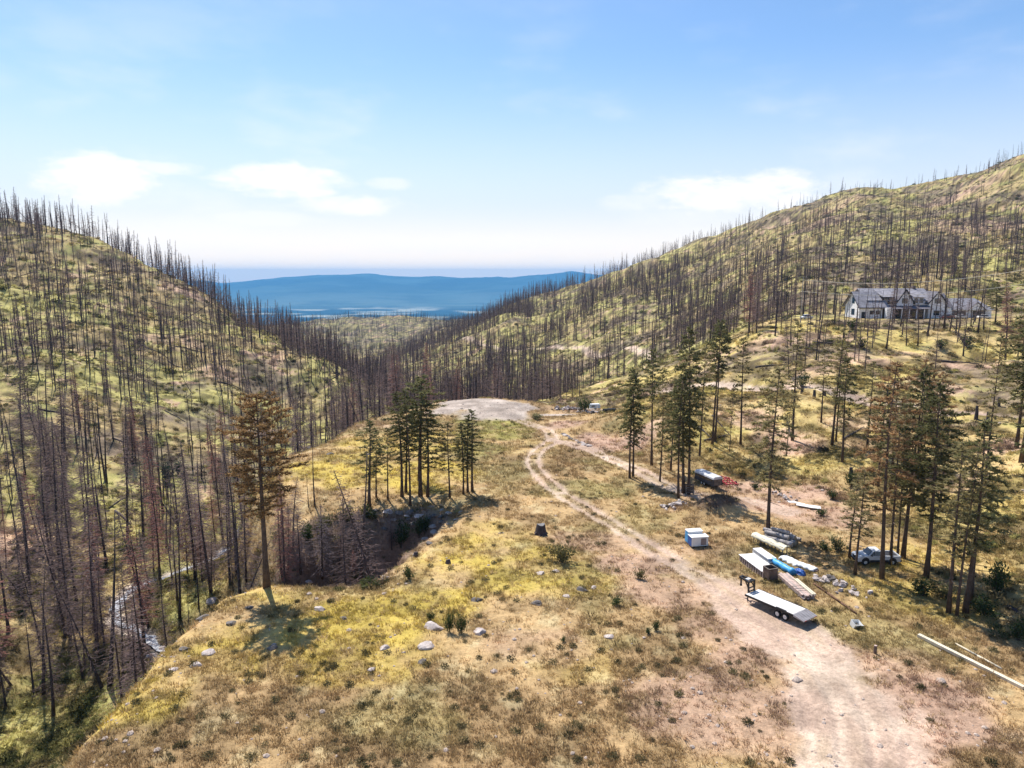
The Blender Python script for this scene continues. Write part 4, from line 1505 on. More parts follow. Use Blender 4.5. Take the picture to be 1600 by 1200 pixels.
for k in range(nb_):
    y0 = -hw + .05 + k * (2 * hw - .10) / nb_
    MB().box(.92, TL - 1.1, y0 + .006, y0 + (2 * hw - .10) / nb_ - .006, dz_ - .07, dz_ + rng.uniform(-.004, .006)).build('deck_board', m_deck, tr)
MB().box(.03, .90, -hw + .05, hw - .05, dz_ - .07, dz_ + .012).build('front_deck_plate', m_deck, tr)
mb = MB()
mb.poly_prism([(TL - 1.08, dz_ + .004), (TL - .02, dz_ - .22), (TL - .02, dz_ - .30), (TL - 1.08, dz_ - .18)], -hw, hw)
for k in range(7):
    xx = TL - .98 + k * .14
    zz = dz_ - .224 * (xx - TL + 1.08) / 1.06
    mb.box(xx, xx + .03, -hw + .05, hw - .05, zz - .01, zz + .022)
mb.build('beavertail_ramp', m_ramp, tr)
mb = MB()
for y in (-.42, .42):
    mb.beam((-.05, y, dz_ - .25), (-.10, y, dz_ + 1.0), .13, .13)
    mb.beam((-.08, y, dz_ + .98), (-1.25, y * .35, dz_ + 1.04), .14, .16)
    mb.beam((-.04, y, dz_ + .30), (-.55, y * .75, dz_ + .98), .08, .08)
mb.beam((-.10, -.50, dz_ + .98), (-.10, .50, dz_ + .98), .13, .13)
mb.beam((-.06, -.50, dz_ + .42), (-.06, .50, dz_ + .42), .09, .09)
mb.beam((-.06, -.50, dz_ + .08), (-.06, .50, dz_ + .08), .09, .09)
mb.beam((-.70, -.32, dz_ + 1.0), (-.70, .32, dz_ + 1.0), .10, .10)
mb.beam((-1.22, -.26, dz_ + 1.04), (-1.22, .26, dz_ + 1.04), .16, .18)
mb.build('gooseneck', m_steel_black, tr)
mb = MB()
mb.tube([(-1.25, 0, dz_ + 1.05), (-1.25, 0, dz_ + .28)], [.085, .085], 10)
mb.tube([(-1.25, 0, dz_ + .28), (-1.25, 0, dz_ + .16)], [.12, .12], 10)
mb.build('coupler', m_steel_black, tr)
MB().box(-.62, -.30, -.24, .24, dz_ + 1.03, dz_ + 1.12).build('winch_plate', m_rim, tr)
for y in (-.72, .72):
    j = MB().tube([(.10, y, dz_ - .05), (.10, y, .18)], .055, 8).build('jack_leg', m_steel_black, tr)
    MB().box(.0, .2, y - .11, y + .11, .02, .07).build('jack_foot', m_steel_black, j)
for x in (TL * .56, TL * .56 + .78):
    for y in (-hw + .14, hw - .14):
        wheel(tr, x, y, .34, .34, .22)
MB().box(TL * .56 - .12, TL * .56 + .9, -hw - .02, -hw + .12, dz_ + .006, dz_ + .05).build('fender', m_steel_black, tr)
for y in (-.7, .7):
    MB().box(TL - .025, TL + .01, y - .12, y + .12, dz_ - .29, dz_ - .23).build('tail_lamp', m_tail, tr)

# ------------------------------------------------------------------ ribbed crate with white sheets, and the brown bin at its end
a3 = PZ(1156, 878, 0)
b3 = PZ(1193, 906, 0)
hd2 = math.atan2(b3[1] - a3[1], b3[0] - a3[0])
CL = math.hypot(b3[0] - a3[0], b3[1] - a3[1])
cr = thing('panel_crate', 'long low crate with ribbed sides under a flat white cover sheet', 'crate', (a3[0], a3[1], gz(a3[0], a3[1])), hd2)
cw = 1.55
mb = MB().box(0, CL, 0, cw, -.25, .66)
mb.build('crate_body', m_gray_ply, cr)
for k in range(11):
    xx = .12 + k * (CL - .24) / 10
    MB().box(xx - .09, xx + .09, -.07, 0, -.15, .68).build('batten', m_lumber, cr)
for zz in (-.1, .60):
    MB().box(-.02, CL + .02, -.10, -.07, zz, zz + .08).build('side_rail', m_lumber_dark, cr)
mb = MB()
nx, ny = 22, 8
sv = []
for i in range(nx + 1):
    for j in range(ny + 1):
        x_, y_ = -.10 + (CL + .05) * i / nx, -.14 + (cw + .3) * j / ny
        sv.append((x_, y_, .70 + .05 * float(fbm(np.array(x_ * 1.3), np.array(y_ * 1.3), 3, 51)) - (.06 if j in (0, ny) or i in (0, nx) else 0)))
mb.add(sv, [(i * (ny + 1) + j, (i + 1) * (ny + 1) + j, (i + 1) * (ny + 1) + j + 1, i * (ny + 1) + j + 1) for i in range(nx) for j in range(ny)])
cov = mb.build('cover_sheet', m_white_sheet, cr, smooth=True)
sm = cov.modifiers.new('thickness', 'SOLIDIFY')
sm.thickness = .02

wp = thing('panel_stack', 'short higher stack of white panels lying beside the ribbed crate', 'panel stack', tuple(PZ(1160, 868, 0)), hd2)
wp.location.z = gz(wp.location.x, wp.location.y)
for k in range(4):
    MB().box(.2 + rng.uniform(-.05, .05), 3.2 + rng.uniform(-.2, .2), 1.05 + rng.uniform(-.05, .05), 2.0 + rng.uniform(-.05, .05), .02 + k * .15, .15 + k * .15).build('panel', m_white_sheet, wp)
for xx in (.5, 2.5):
    MB().box(xx - .06, xx + .06, .98, 2.05, -.25, .02).build('bearer', m_lumber_dark, wp)

bx3 = PZ(1191, 905, 0)
bn = thing('plywood_bin', 'brown plywood bin with an open top at the end of the white crate', 'bin', (bx3[0], bx3[1], gz(bx3[0], bx3[1])), hd2 + .1)
bw, bl, bh = 1.05, .95, 1.2
for nm, args in (('side_panel', (0, bl, 0, .04, -.2, bh)), ('side_panel', (0, bl, bw - .04, bw, -.2, bh)), ('end_panel', (0, .04, .04, bw - .04, -.2, bh)),
                 ('end_panel', (bl - .04, bl, .04, bw - .04, -.2, bh)), ('bin_floor', (.04, bl - .04, .04, bw - .04, .05, .10))):
    MB().box(*args).build(nm, m_brown_ply, bn)
for nm, args in (('rim_board', (-.04, bl + .04, -.04, .06, bh, bh + .05)), ('rim_board', (-.04, bl + .04, bw - .06, bw + .04, bh, bh + .05)),
                 ('rim_board', (-.04, .06, .06, bw - .06, bh, bh + .05)), ('rim_board', (bl - .06, bl + .04, .06, bw - .06, bh, bh + .05))):
    MB().box(*args).build(nm, m_gray_ply, bn)

# ------------------------------------------------------------------ blue roll, white wrapped timber, lumber stack
a4, b4 = PZ(1205, 879, .2), PZ(1240, 899, .2)
hd3 = math.atan2(b4[1] - a4[1], b4[0] - a4[0])
L4 = math.hypot(b4[0] - a4[0], b4[1] - a4[1])
br = thing('tarp_roll', 'bright blue rolled tarp lying on the grass beside the brown bin', 'tarp roll', (a4[0], a4[1], gz(a4[0], a4[1])), hd3)
mb = MB()
mb.tube([(L4 * i / 10, .05 * math.sin(i * 1.7), .33 + .02 * math.sin(i * 2.3)) for i in range(11)], [.34 + .035 * math.sin(i * 2.1 + 1) for i in range(11)], 14)
mb.build('roll', m_blue, br, smooth=True)
mb = MB()
mb.add([(.1, .25, .14), (L4 - .1, .28, .12), (L4 - .2, .95, .03), (.15, .85, .03), (.1, .25, .18), (L4 - .1, .28, .16), (L4 - .2, .95, .06), (.15, .85, .06)],
       [(0, 1, 2, 3), (4, 7, 6, 5), (0, 4, 5, 1), (1, 5, 6, 2), (2, 6, 7, 3), (3, 7, 4, 0)])
mb.build('loose_flap', m_blue, br)
p = spot(1250, 896)
bt = thing('crumpled_tarp', 'small dark blue crumpled tarp at the end of the blue roll', 'tarp', p, hd3)
bm = bmesh.new()
bmesh.ops.create_icosphere(bm, subdivisions=3, radius=1)
for vtx in bm.verts:
    n_ = float(fbm(np.array(vtx.co.x * 2 + 3), np.array(vtx.co.y * 2 + vtx.co.z * 2), 3, 61))
    vtx.co = Vector((vtx.co.x * .62, vtx.co.y * .36, max(vtx.co.z, -.1) * .42)) * (.7 + .7 * n_)
me = bpy.data.meshes.new('tarp_cloth')
bm.to_mesh(me)
bm.free()
me.materials.append(m_blue_dark)
link('tarp_cloth', me, bt)


def wrapped(name, label, ua, va, ub, vb, w, h, seed):
    a_, b_ = PZ(ua, va, .2), PZ(ub, vb, .2)
    hd_ = math.atan2(b_[1] - a_[1], b_[0] - a_[0])
    l_ = math.hypot(b_[0] - a_[0], b_[1] - a_[1])
    t_ = thing(name, label, 'wrapped timber', (a_[0], a_[1], gz(a_[0], a_[1])), hd_)
    for k in range(4):
        y0 = -w / 2 + .08 + k * (w - .16) / 4
        MB().box(.12, l_ + .08, y0 + .01, y0 + (w - .16) / 4 - .01, -.1, h * .72).build('board', m_lumber, t_)
    nx_, ny_ = 16, 8
    vv = []
    for i in range(nx_ + 1):
        for j in range(ny_ + 1):
            q = j / ny_
            y_ = (q - .5) * (w + .3)
            edge = abs(q - .5) * 2
            z_ = h * (1 - edge ** 4) + .05 + .12 * float(fbm(np.array(i * .5 + seed), np.array(j * .6), 3, seed))
            vv.append((l_ * i / nx_, y_ * (1 + .12 * math.sin(i * 1.3 + seed)), max(.03, z_ * (.8 if i in (0, nx_) else 1))))
    mb_ = MB().add(vv, [(i * (ny_ + 1) + j, (i + 1) * (ny_ + 1) + j, (i + 1) * (ny_ + 1) + j + 1, i * (ny_ + 1) + j + 1) for i in range(nx_) for j in range(ny_)])
    o_ = mb_.build('wrapping_sheet', m_white_sheet, t_, smooth=True)
    s_ = o_.modifiers.new('thickness', 'SOLIDIFY')
    s_.thickness = .015
    return t_


wrapped('wrapped_timber', 'bundle of timber under white wrapping just above the blue roll', 1224, 872, 1250, 886, 1.0, .32, 71)
wrapped('wrapped_timber', 'bundle of timber in white wrapping, lower one, pointing at the rock pile', 1246, 884, 1275, 895, .75, .26, 72)

a5, b5 = PZ(1221, 900, .2), PZ(1263, 936, .2)
hd5 = math.atan2(b5[1] - a5[1], b5[0] - a5[0])
L5 = math.hypot(b5[0] - a5[0], b5[1] - a5[1])
lu = thing('lumber_stack', 'low stack of pinkish boards lying behind the flatbed trailer', 'lumber stack', (a5[0], a5[1], gz(a5[0], a5[1])), hd5)
for lay in range(3):
    for k in range(6):
        s0, s1 = rng.uniform(-.15, .35), rng.uniform(-.4, .3)
        y0 = -.55 + k * .19
        MB().box(s0, L5 + s1, y0, y0 + .175, .04 + lay * .13, .155 + lay * .13).build('board', m_lumber if (k + lay) % 3 else m_lumber_dark, lu)
for f in (.12, .5, .85):
    MB().box(L5 * f - .05, L5 * f + .05, -.62, .64, -.2, .04).build('bearer', m_lumber_dark, lu)
for f in (.62, .72, .82):
    MB().box(L5 * f - .02, L5 * f + .02, -.58, .62, .436, .447).build('strap', m_trim, lu)
for k in range(2):
    MB().box(L5 * .35, L5 * 1.02, .30 + k * .22, .47 + k * .22, .432, .55).build('board', m_beam_wood, lu)

# ------------------------------------------------------------------ log pile, cream tarp on posts, utility box
a6, b6 = PZ(1194, 839, .2), PZ(1243, 853, .2)
hd6 = math.atan2(b6[1] - a6[1], b6[0] - a6[0])
L6 = math.hypot(b6[0] - a6[0], b6[1] - a6[1])
lp = thing('log_pile', 'pile of grey weathered logs at the foot of the big olive pine', 'log pile', (a6[0], a6[1], gz(a6[0], a6[1])), hd6)
for (y, z_, r_, s0, s1) in ((-.75, .28, .30, .5, .0), (-.1, .30, .34, .2, .05), (.55, .27, .29, -.1, -.3), (1.15, .26, .27, .3, -.5), (-.4, .80, .27, .3, -.6), (.25, .82, .28, -.2, -.2), (.85, .74, .25, .2, -.9), (1.7, .2, .22, .1, -.2), (.05, 1.25, .2, .8, -.8)):
    lg = MB().tube([(s0, y + rng.uniform(-.1, .1), z_), (L6 * .5, y + rng.uniform(-.06, .06), z_ + rng.uniform(-.02, .04)), (L6 + s1, y + rng.uniform(-.1, .1), z_)], [r_ * .82, r_ * .93, r_], 10, cap=False)
    o = lg.build('log', m_log, lp, smooth=True)
    MB().tube([(s0 + .01, y, z_), (s0 + .02, y, z_)], r_ * .76, 10).build('cut_end', m_log_end, o)
    MB().tube([(L6 + s1 - .03, y, z_), (L6 + s1 - .005, y, z_)], r_ * .9, 10).build('cut_end', m_log_end, o)

a7, b7 = PZ(1176, 850, 0), PZ(1224, 872, 0)
hd7 = math.atan2(b7[1] - a7[1], b7[0] - a7[0])
L7 = math.hypot(b7[0] - a7[0], b7[1] - a7[1])
ct = thing('covered_rack', 'long timber rack on thin posts covered by a cream tarp beside the log pile', 'rack', (a7[0], a7[1], gz(a7[0], a7[1])), hd7)
for k in range(5):
    for y in (0, .62):
        MB().box(.15 + k * (L7 - .3) / 4 - .04, .15 + k * (L7 - .3) / 4 + .04, y - .04, y + .04, -.3, .92).build('post', m_gray_ply, ct)
for y in (0, .62):
    MB().box(0, L7, y - .05, y + .05, .92, 1.0).build('rail', m_gray_ply, ct)
vv = []
nx_, ny_ = 26, 10
for i in range(nx_ + 1):
    for j in range(ny_ + 1):
        q = j / ny_
        y_ = -.22 + 1.1 * q
        over = max(0, .22 - q) * 1.5 + max(0, q - .85) * 1.6
        z_ = 1.06 + .10 * float(fbm(np.array(i * .45), np.array(j * .5), 3, 81)) - over - .05 * (1 - math.cos(i / nx_ * 8 * math.pi)) * .5
        vv.append((-.15 + (L7 + .3) * i / nx_, y_, z_))
o = MB().add(vv, [(i * (ny_ + 1) + j, (i + 1) * (ny_ + 1) + j, (i + 1) * (ny_ + 1) + j + 1, i * (ny_ + 1) + j + 1) for i in range(nx_) for j in range(ny_)]).build('tarp', m_cream, ct, smooth=True)
o.modifiers.new('thickness', 'SOLIDIFY').thickness = .015

a8, b8 = spot(1080, 855), spot(1107, 856)
ub = thing('utility_box', 'small white utility box with stepped roof, blue side and louvred panel', 'utility box', ((a8.x + b8.x) / 2, (a8.y + b8.y) / 2, gz((a8.x + b8.x) / 2, (a8.y + b8.y) / 2)), R(9))
W8, D8, H8 = 1.95, 1.9, 1.15
MB().box(-W8 / 2, W8 / 2, 0, D8 * .55, .12, H8).build('front_cabinet', m_white_paint, ub, bevel=.03)
MB().box(-W8 / 2 - .06, W8 / 2 + .06, -.06, D8 * .56, H8, H8 + .07).build('front_roof', m_white_sheet, ub, bevel=.02)
MB().box(-W8 / 2 + .05, W8 / 2 - .25, D8 * .55, D8, .12, H8 + .28).build('rear_cabinet', m_white_paint, ub, bevel=.03)
MB().box(-W8 / 2 - .02, W8 / 2 - .18, D8 * .52, D8 + .06, H8 + .28, H8 + .35).build('rear_roof', m_white_sheet, ub, bevel=.02)
MB().box(-W8 / 2 - .03, -W8 / 2, .02, D8 * .54, .14, H8 - .05).build('blue_side_panel', m_blue_dark, ub)
MB().box(-W8 / 2 - .0, -W8 / 2 + .05, D8 * .56, D8 - .02, .14, H8 + .2).build('blue_side_panel', m_blue, ub)
lv = MB().box(.1, .72, -.02, 0, .25, H8 - .12).build('louvre_panel', m_pink_louvre, ub)
for k in range(7):
    MB().box(.13, .69, -.05, -.02, .31 + k * .11, .35 + k * .11).build('slat', m_pink_louvre, lv)
MB().box(-.85, -.05, -.018, 0, .22, H8 - .1).build('access_door', m_white_sheet, ub)
for x_ in (-.7, .7):
    MB().box(x_ - .07, x_ + .07, -.03, D8, .0, .12).build('skid', m_steel_black, ub)
MB().box(W8 / 2, W8 / 2 + .1, .1, .9, .05, .3).build('step', m_steel_black, ub)

# ------------------------------------------------------------------ dark enclosed trailer, red harrow, rack
a9, b9 = PZ(1085, 752, 0), PZ(1114, 765, 0)
hd9 = math.atan2(b9[1] - a9[1], b9[0] - a9[0])
L9 = math.hypot(b9[0] - a9[0], b9[1] - a9[1])
et = thing('enclosed_trailer', 'dark enclosed trailer with a rounded pale roof beside the yard pines', 'trailer', (a9[0], a9[1], gz(a9[0], a9[1])), hd9)
w9 = 1.55
prof = [(0, .38), (0, 1.35), (.12, 1.62), (.42, 1.78), (w9 - .42, 1.78), (w9 - .12, 1.62), (w9, 1.35), (w9, .38)]


def yz_prism(mb_, pts, x0, x1):
    n_ = len(pts)
    return mb_.add([(x0, y, z) for y, z in pts] + [(x1, y, z) for y, z in pts],
                   [tuple(range(n_))[::-1], tuple(range(n_, 2 * n_))] + [(i, (i + 1) % n_, n_ + (i + 1) % n_, n_ + i) for i in range(n_)])


yz_prism(MB(), [(0, .38), (0, 1.34), (w9, 1.34), (w9, .38)], 0, L9).build('body', m_dark_blue_paint, et, bevel=.03)
yz_prism(MB(), [(-.03, 1.34), (.02, 1.56), (.22, 1.72), (w9 - .22, 1.72), (w9 - .02, 1.56), (w9 + .03, 1.34)], -.04, L9 + .04).build('roof', m_pale_roof, et, bevel=.02)
MB().box(.25, L9 - .25, -.012, 0, 1.0, 1.22).build('side_window', m_glass, et)
MB().box(L9, L9 + .012, .2, w9 - .2, .45, 1.28).build('ramp_door', m_gray_ply, et)
for x_ in (L9 * .42, L9 * .42 + .62):
    for y in (.1, w9 - .1):
        wheel(et, x_, y - (.14 if y < .5 else -.14), .28, .28, .18)
MB().box(L9 * .42 - .35, L9 * .42 + .97, -.2, -.01, .54, .6).build('fender', m_steel_black, et)
mb = MB()
mb.beam((0, .35, .42), (-1.0, w9 / 2, .42), .07, .09)
mb.beam((0, w9 - .35, .42), (-1.0, w9 / 2, .42), .07, .09)
mb.build('tow_frame', m_steel_black, et)

p = spot(1137, 757)
hw_ = thing('red_harrow', 'red farm harrow standing behind the dark enclosed trailer', 'harrow', p, hd9 - .25)
mb = MB()
for y in (-.7, .0, .7):
    mb.beam((-1.7, y, .48), (1.6, y, .48), .12, .12)
for x_ in (-1.4, -.4, .6, 1.5):
    mb.beam((x_, -1.0, .52), (x_, 1.0, .52), .11, .11)
mb.beam((-1.7, -.7, .5), (-2.7, 0, .5), .12, .12)
mb.beam((-1.7, .7, .5), (-2.7, 0, .5), .12, .12)
mb.beam((-.4, 0, .5), (.3, 0, 1.15), .09, .09)
mb.beam((.6, 0, .5), (.3, 0, 1.15), .09, .09)
mb.build('frame', m_red, hw_)
for k in range(12):
    x_, y = (-1.4, -.4, .6, 1.5)[k % 4], (-.85, 0, .85)[k // 4]
    MB().beam((x_, y, .5), (x_ + .12, y, .02), .05, .05).build('tine', m_red, hw_)
for y in (-1.1, 1.1):
    wheel(hw_, .3, y, .3, .3, .18)

p = spot(1077, 773)
rk = thing('timber_rack', 'grey timber rack of stacked cross boards at the foot of the yard pines', 'rack', p, R(-12))
for x_ in (-.5, .5):
    for y in (0, .4):
        MB().box(x_ - .04, x_ + .04, y - .04, y + .04, -.1, 1.45).build('post', m_gray_ply, rk)
for z_ in (.3, .62, .94, 1.3):
    for y in (-.07, .44):
        MB().box(-.62, .62, y - .025, y + .025, z_, z_ + .14).build('board', m_gray_ply, rk)

# ------------------------------------------------------------------ the white pickup
_pf, _pr = PZ(1337, 879, 0), PZ(1398, 882, 0)
hp = math.atan2(_pf[1] - _pr[1], _pf[0] - _pr[0])       # heading: towards its front
g_ = gz((_pf[0] + _pr[0]) / 2, (_pf[1] + _pr[1]) / 2)
pk = thing('pickup_truck', 'white pickup truck parked among the thin pines', 'pickup truck', ((_pf[0] + _pr[0]) / 2, (_pf[1] + _pr[1]) / 2, g_), hp + .12)
hl, pw = 2.2, .80
side = [(-hl, .42), (-hl, .88), (-.35, .90), (-.30, 1.46), (-.10, 1.52), (.62, 1.50), (1.08, 1.02), (2.05, .94), (2.18, .80), (2.2, .42)]


def body_mesh():
    mb_ = MB()
    lower = [(-hl, .36), (-hl, .88), (-.32, .88), (-.32, .96), (1.08, 1.0), (2.02, .92), (2.2, .78), (2.2, .36)]
    mb_.poly_prism(lower, -pw, pw)
    return mb_


body_mesh().build('body', m_pickup, pk, bevel=.05)
mb = MB()
cabin = [(-.34, .96, pw - .02), (1.10, .98, pw - .02), (.60, 1.48, pw - .16), (-.22, 1.50, pw - .16)]
vv = [(x_, -y, z_) for (x_, z_, y) in cabin] + [(x_, y, z_) for (x_, z_, y) in cabin]
mb.add(vv, [(0, 1, 2, 3), (7, 6, 5, 4), (1, 5, 6, 2), (3, 2, 6, 7), (0, 3, 7, 4), (0, 4, 5, 1)])
cab = mb.build('cab', m_pickup, pk, bevel=.03)
MB().add([(1.115, -.64, 1.02), (1.115, .64, 1.02), (.655, .56, 1.455), (.655, -.56, 1.455)], [(0, 1, 2, 3)]).build('windshield', m_glass, cab)
MB().add([(-.355, -.6, 1.03), (-.255, -.56, 1.45), (-.255, .56, 1.45), (-.355, .6, 1.03)], [(0, 1, 2, 3)]).build('rear_window', m_glass, cab)
for s in (-1, 1):
    f = [(-.20, s * .792, 1.03), (.36, s * .792, 1.03), (.36, s * .672, 1.44), (-.14, s * .672, 1.44)]
    MB().add(f, [(0, 1, 2, 3)]).build('side_window', m_glass, cab)
    f = [(.42, s * .792, 1.03), (.98, s * .792, 1.03), (.60, s * .672, 1.43), (.42, s * .672, 1.43)]
    MB().add(f, [(0, 1, 2, 3)]).build('side_window', m_glass, cab)
    d_ = MB().box(-.22, 1.0, s * (pw + .004) - .006, s * (pw + .004) + .006, .46, .93).build('door', m_pickup, pk)
    MB().box(-.15, .0, s * (pw + .02) - .01, s * (pw + .02) + .01, .82, .86).build('handle', m_trim, d_)
    MB().box(.80, .92, s * (pw + .10) - .07, s * (pw + .10) + .07, 1.02, 1.16).build('mirror', m_trim, pk)
    MB().box(2.15, 2.215, s * .60 - .16, s * .60 + .16, .66, .80).build('headlight', m_rim, pk)
    MB().box(-hl - .012, -hl, s * .70 - .07, s * .70 + .07, .55, .85).build('tail_light', m_tail, pk)
    for x_ in (-1.38, 1.42):
        mb = MB()
        mb.tube([(x_, s * (pw - .10), .42), (x_, s * (pw + .012), .42)], .42, 16)
        mb.build('wheel_arch', m_trim, pk)
        wheel(pk, x_, s * (pw - .08), .31, .31, .22)
    MB().box(-hl + .02, -.40, s * (pw - .06) - .06, s * (pw - .06) + .06, .88, 1.0).build('bed_wall', m_pickup, pk)
MB().box(-hl + .10, -.42, -pw + .13, pw - .13, .885, .90).build('bed_floor', m_trim, pk)
MB().box(-hl, -hl + .08, -pw + .02, pw - .02, .88, 1.0).build('tailgate', m_pickup, pk)
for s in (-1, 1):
    MB().box(-.95, .98, s * (pw + .012) - .008, s * (pw + .012) + .008, .34, .58).build('side_shade_band', m_trim, pk)  # dark band added low on both sides, standing in for their shade
MB().box(2.19, 2.212, -.42, .42, .52, .80).build('grille', m_trim, pk)
MB().box(2.15, 2.30, -pw + .03, pw - .03, .32, .48).build('bumper', m_steel_black, pk)
MB().box(-hl - .12, -hl + .02, -pw + .03, pw - .03, .36, .48).build('bumper', m_steel_black, pk)

# ------------------------------------------------------------------ tub, stumps, posts, beams, pipe
p = spot(1335, 979)
tb = thing('white_tub', 'open white tub tilted in the dry grass behind the trailer', 'tub', p, .3)
tb.rotation_euler = (.35, .2, .3)
mb = MB()
o_, i_ = [(-.42, -.32), (.42, -.32), (.42, .32), (-.42, .32)], []
vs2 = [(x_ * .8, y * .8, 0) for x_, y in o_] + [(x_, y, .5) for x_, y in o_] + [(x_ * .93, y * .92, .5) for x_, y in o_] + [(x_ * .74, y * .72, .05) for x_, y in o_]
fs2 = [(3, 2, 1, 0)]
for k in range(4):
    n_ = (k + 1) % 4
    fs2 += [(k, n_, 4 + n_, 4 + k), (4 + k, 4 + n_, 8 + n_, 8 + k), (8 + k, 8 + n_, 12 + n_, 12 + k)]
fs2.append((12, 13, 14, 15))
mb.add(vs2, fs2).build('shell', m_white_paint, tb)
MB().box(-.46, .46, -.37, -.33, .46, .52).build('lip', m_white_paint, tb)

p = spot(845, 835)
st = thing('tree_stump', 'large dark grey charred stump standing alone on the meadow', 'tree stump', p, .2)
mb = MB()
ns = 14
rings = ((-.2, .74), (.1, .64), (.5, .55), (.95, .50), (1.22, .46))
vs2, fs2 = [], []
for k, (z_, r_) in enumerate(rings):
    for s in range(ns):
        a = 2 * math.pi * s / ns
        rr = r_ * (1 + .13 * math.sin(3 * a + .5) + .08 * math.sin(7 * a + k))
        vs2.append((rr * math.cos(a), rr * math.sin(a), z_ + (.05 * math.sin(2 * a + 1) if k == 4 else 0)))
for k in range(4):
    for s in range(ns):
        fs2.append((k * ns + s, k * ns + (s + 1) % ns, (k + 1) * ns + (s + 1) % ns, (k + 1) * ns + s))
mb.add(vs2, fs2).build('bole', m_char, st, smooth=True)
mb = MB()
top = [vs2[4 * ns + s] for s in range(ns)]
mb.add([(x_ * .985, y * .985, z_ + .004) for x_, y, z_ in top] + [(0, 0, 1.18)], [(s, (s + 1) % ns, ns) for s in range(ns)])
mb.build('cut_top', plain('grey_cut_wood', (.20, .19, .19), .9, var=.3, scale=4), st)
for k in range(6):
    a = k * 1.05 + .2
    MB().tube([(.5 * math.cos(a), .5 * math.sin(a), .22), (.95 * math.cos(a), .95 * math.sin(a), -.06)], [.18, .07], 6).build('root', m_char, st)

p = spot(1367, 1021)
ps = thing('wooden_post', 'short reddish brown wooden post on the edge of the dirt track', 'post', p, .3)
MB().tube([(0, 0, -.2), (.03, .01, .66)], [.13, .12], 9).build('shaft', m_brown_ply, ps, smooth=False)
MB().tube([(.03, .01, .665), (.03, .01, .68)], [.118, .11], 9).build('top_face', m_lumber, ps)


def lying_beam(name, label, cat, ua, va, ub, vb, w, h, mat, roundish=False, pieces=1, lift=0.0):
    a_, b_ = PZ(ua, va, .1), PZ(ub, vb, .1)
    za, zb = gz(a_[0], a_[1]), gz(b_[0], b_[1])
    o_ = thing(name, label, cat, (a_[0], a_[1], za))
    d_ = Vector((b_[0] - a_[0], b_[1] - a_[1], zb - za))
    zs = max(gz(a_[0] + d_.x * f_, a_[1] + d_.y * f_) - (za + d_.z * f_) for f_ in np.linspace(0, 1, 12)) * .6 + lift
    for k in range(pieces):
        f0, f1_ = k / pieces, (k + 1) / pieces
        pa, pb = d_ * f0 + Vector((0, 0, zs + h / 2)), d_ * (f1_ - (.004 if k < pieces - 1 else 0)) + Vector((0, 0, zs + h / 2))
        mb_ = MB()
        if roundish:
            mb_.tube([pa, (pa + pb) / 2 + Vector((0, 0, .01)), pb], [w / 2, w / 2.1, w / 2.3], 8)
        else:
            mb_.beam(pa, pb, w, h)
        mb_.build('length' if pieces > 1 else 'shaft', mat, o_, smooth=roundish)
    return o_


lying_beam('timber_beam', 'long thick pale beam lying in the grass by the lower road edge', 'beam', 1435, 994, 1600, 1074, .34, .24, m_beam_wood)
lying_beam('timber_pole', 'thin pale pole lying uphill of the long thick beam', 'pole', 1493, 1004, 1565, 1044, .17, .14, m_beam_wood, True, 2)
lying_beam('rusty_pipe', 'long rusty pipe lying between the trailer and the pickup', 'pipe', 1272, 915, 1338, 960, .20, .18, m_rust_pipe, True, 3)

# debris panels by the pink bank
p = spot(1260, 793)
dp = thing('debris_panels', 'flat white broken panels dumped on the pink bank', 'debris panels', p, R(-35))
for (x_, y, l_, w_, a_, t_) in ((0, 0, 2.4, .9, .1, .05), (-1.1, .5, 1.5, .7, -.3, -.05), (1.0, -.1, 1.5, .9, .35, .09), (-1.9, .3, 1.0, .5, .7, .1)):
    o = MB().box(-l_ / 2, l_ / 2, -w_ / 2, w_ / 2, 0, .07).build('panel', m_white_sheet, dp)
    o.location = (x_, y, .13 + abs(t_) * 1.5 + .03 * x_ * 0)
    o.rotation_euler = (t_, t_ * .7, a_)

# ------------------------------------------------------------------ things on the little plateau beyond the track
p = spot(930, 640)
vt = thing('camper_trailer', 'small pale blue camper far off beside the round bush', 'camper', p, R(8))
MB().box(-2.0, 2.0, 0, 1.9, .45, 1.95).build('body', plain('pale_blue_paint', (.50, .58, .62), .4, var=.08), vt, bevel=.12)
MB().box(-1.7, 1.7, .1, 1.8, 1.953, 2.05).build('roof', m_white_paint, vt, bevel=.02)
MB().box(-1.2, -.2, -.012, 0, 1.1, 1.6).build('window', m_glass, vt)
MB().box(.5, 1.1, -.012, 0, .55, 1.7).build('door', m_white_paint, vt)
for y in (.15, 1.75):
    wheel(vt, .1, y, .3, .3, .2)
vt.scale = (.6, .6, .6)
p = spot(952, 644)
cv = thing('culvert_pipe', 'dark culvert pipe lying at the end of the far gravel pad', 'culvert', p, R(15))
mb = MB()
for k in range(9):
    mb.tube([(-1.4 + k * .32, 0, .42), (-1.4 + k * .32 + .2, 0, .42)], [.45, .45], 12, cap=False)
    mb.tube([(-1.4 + k * .32 + .2, 0, .42), (-1.4 + (k + 1) * .32, 0, .42)], [.42, .42], 12, cap=False)
mb.build('pipe', plain('dark_plastic', (.035, .035, .035), .5, var=.2), cv)
MB().tube([(-1.41, 0, .42), (-1.40, 0, .42)], [.40, .40], 12).build('end_cap', m_trim, cv)

# ------------------------------------------------------------------ the white house on the terrace
HZ = 16.6
HY = 221.0


def hx(u):
    return (u - 800) / FPX * HY * 1.006


X0, X1, X2, X3 = hx(1338), hx(1373), hx(1456), hx(1482)
ho = thing('farmhouse', 'large white two storey house with grey gable roofs on the hill terrace', 'house', (X0, HY, HZ))
hx0 = X0


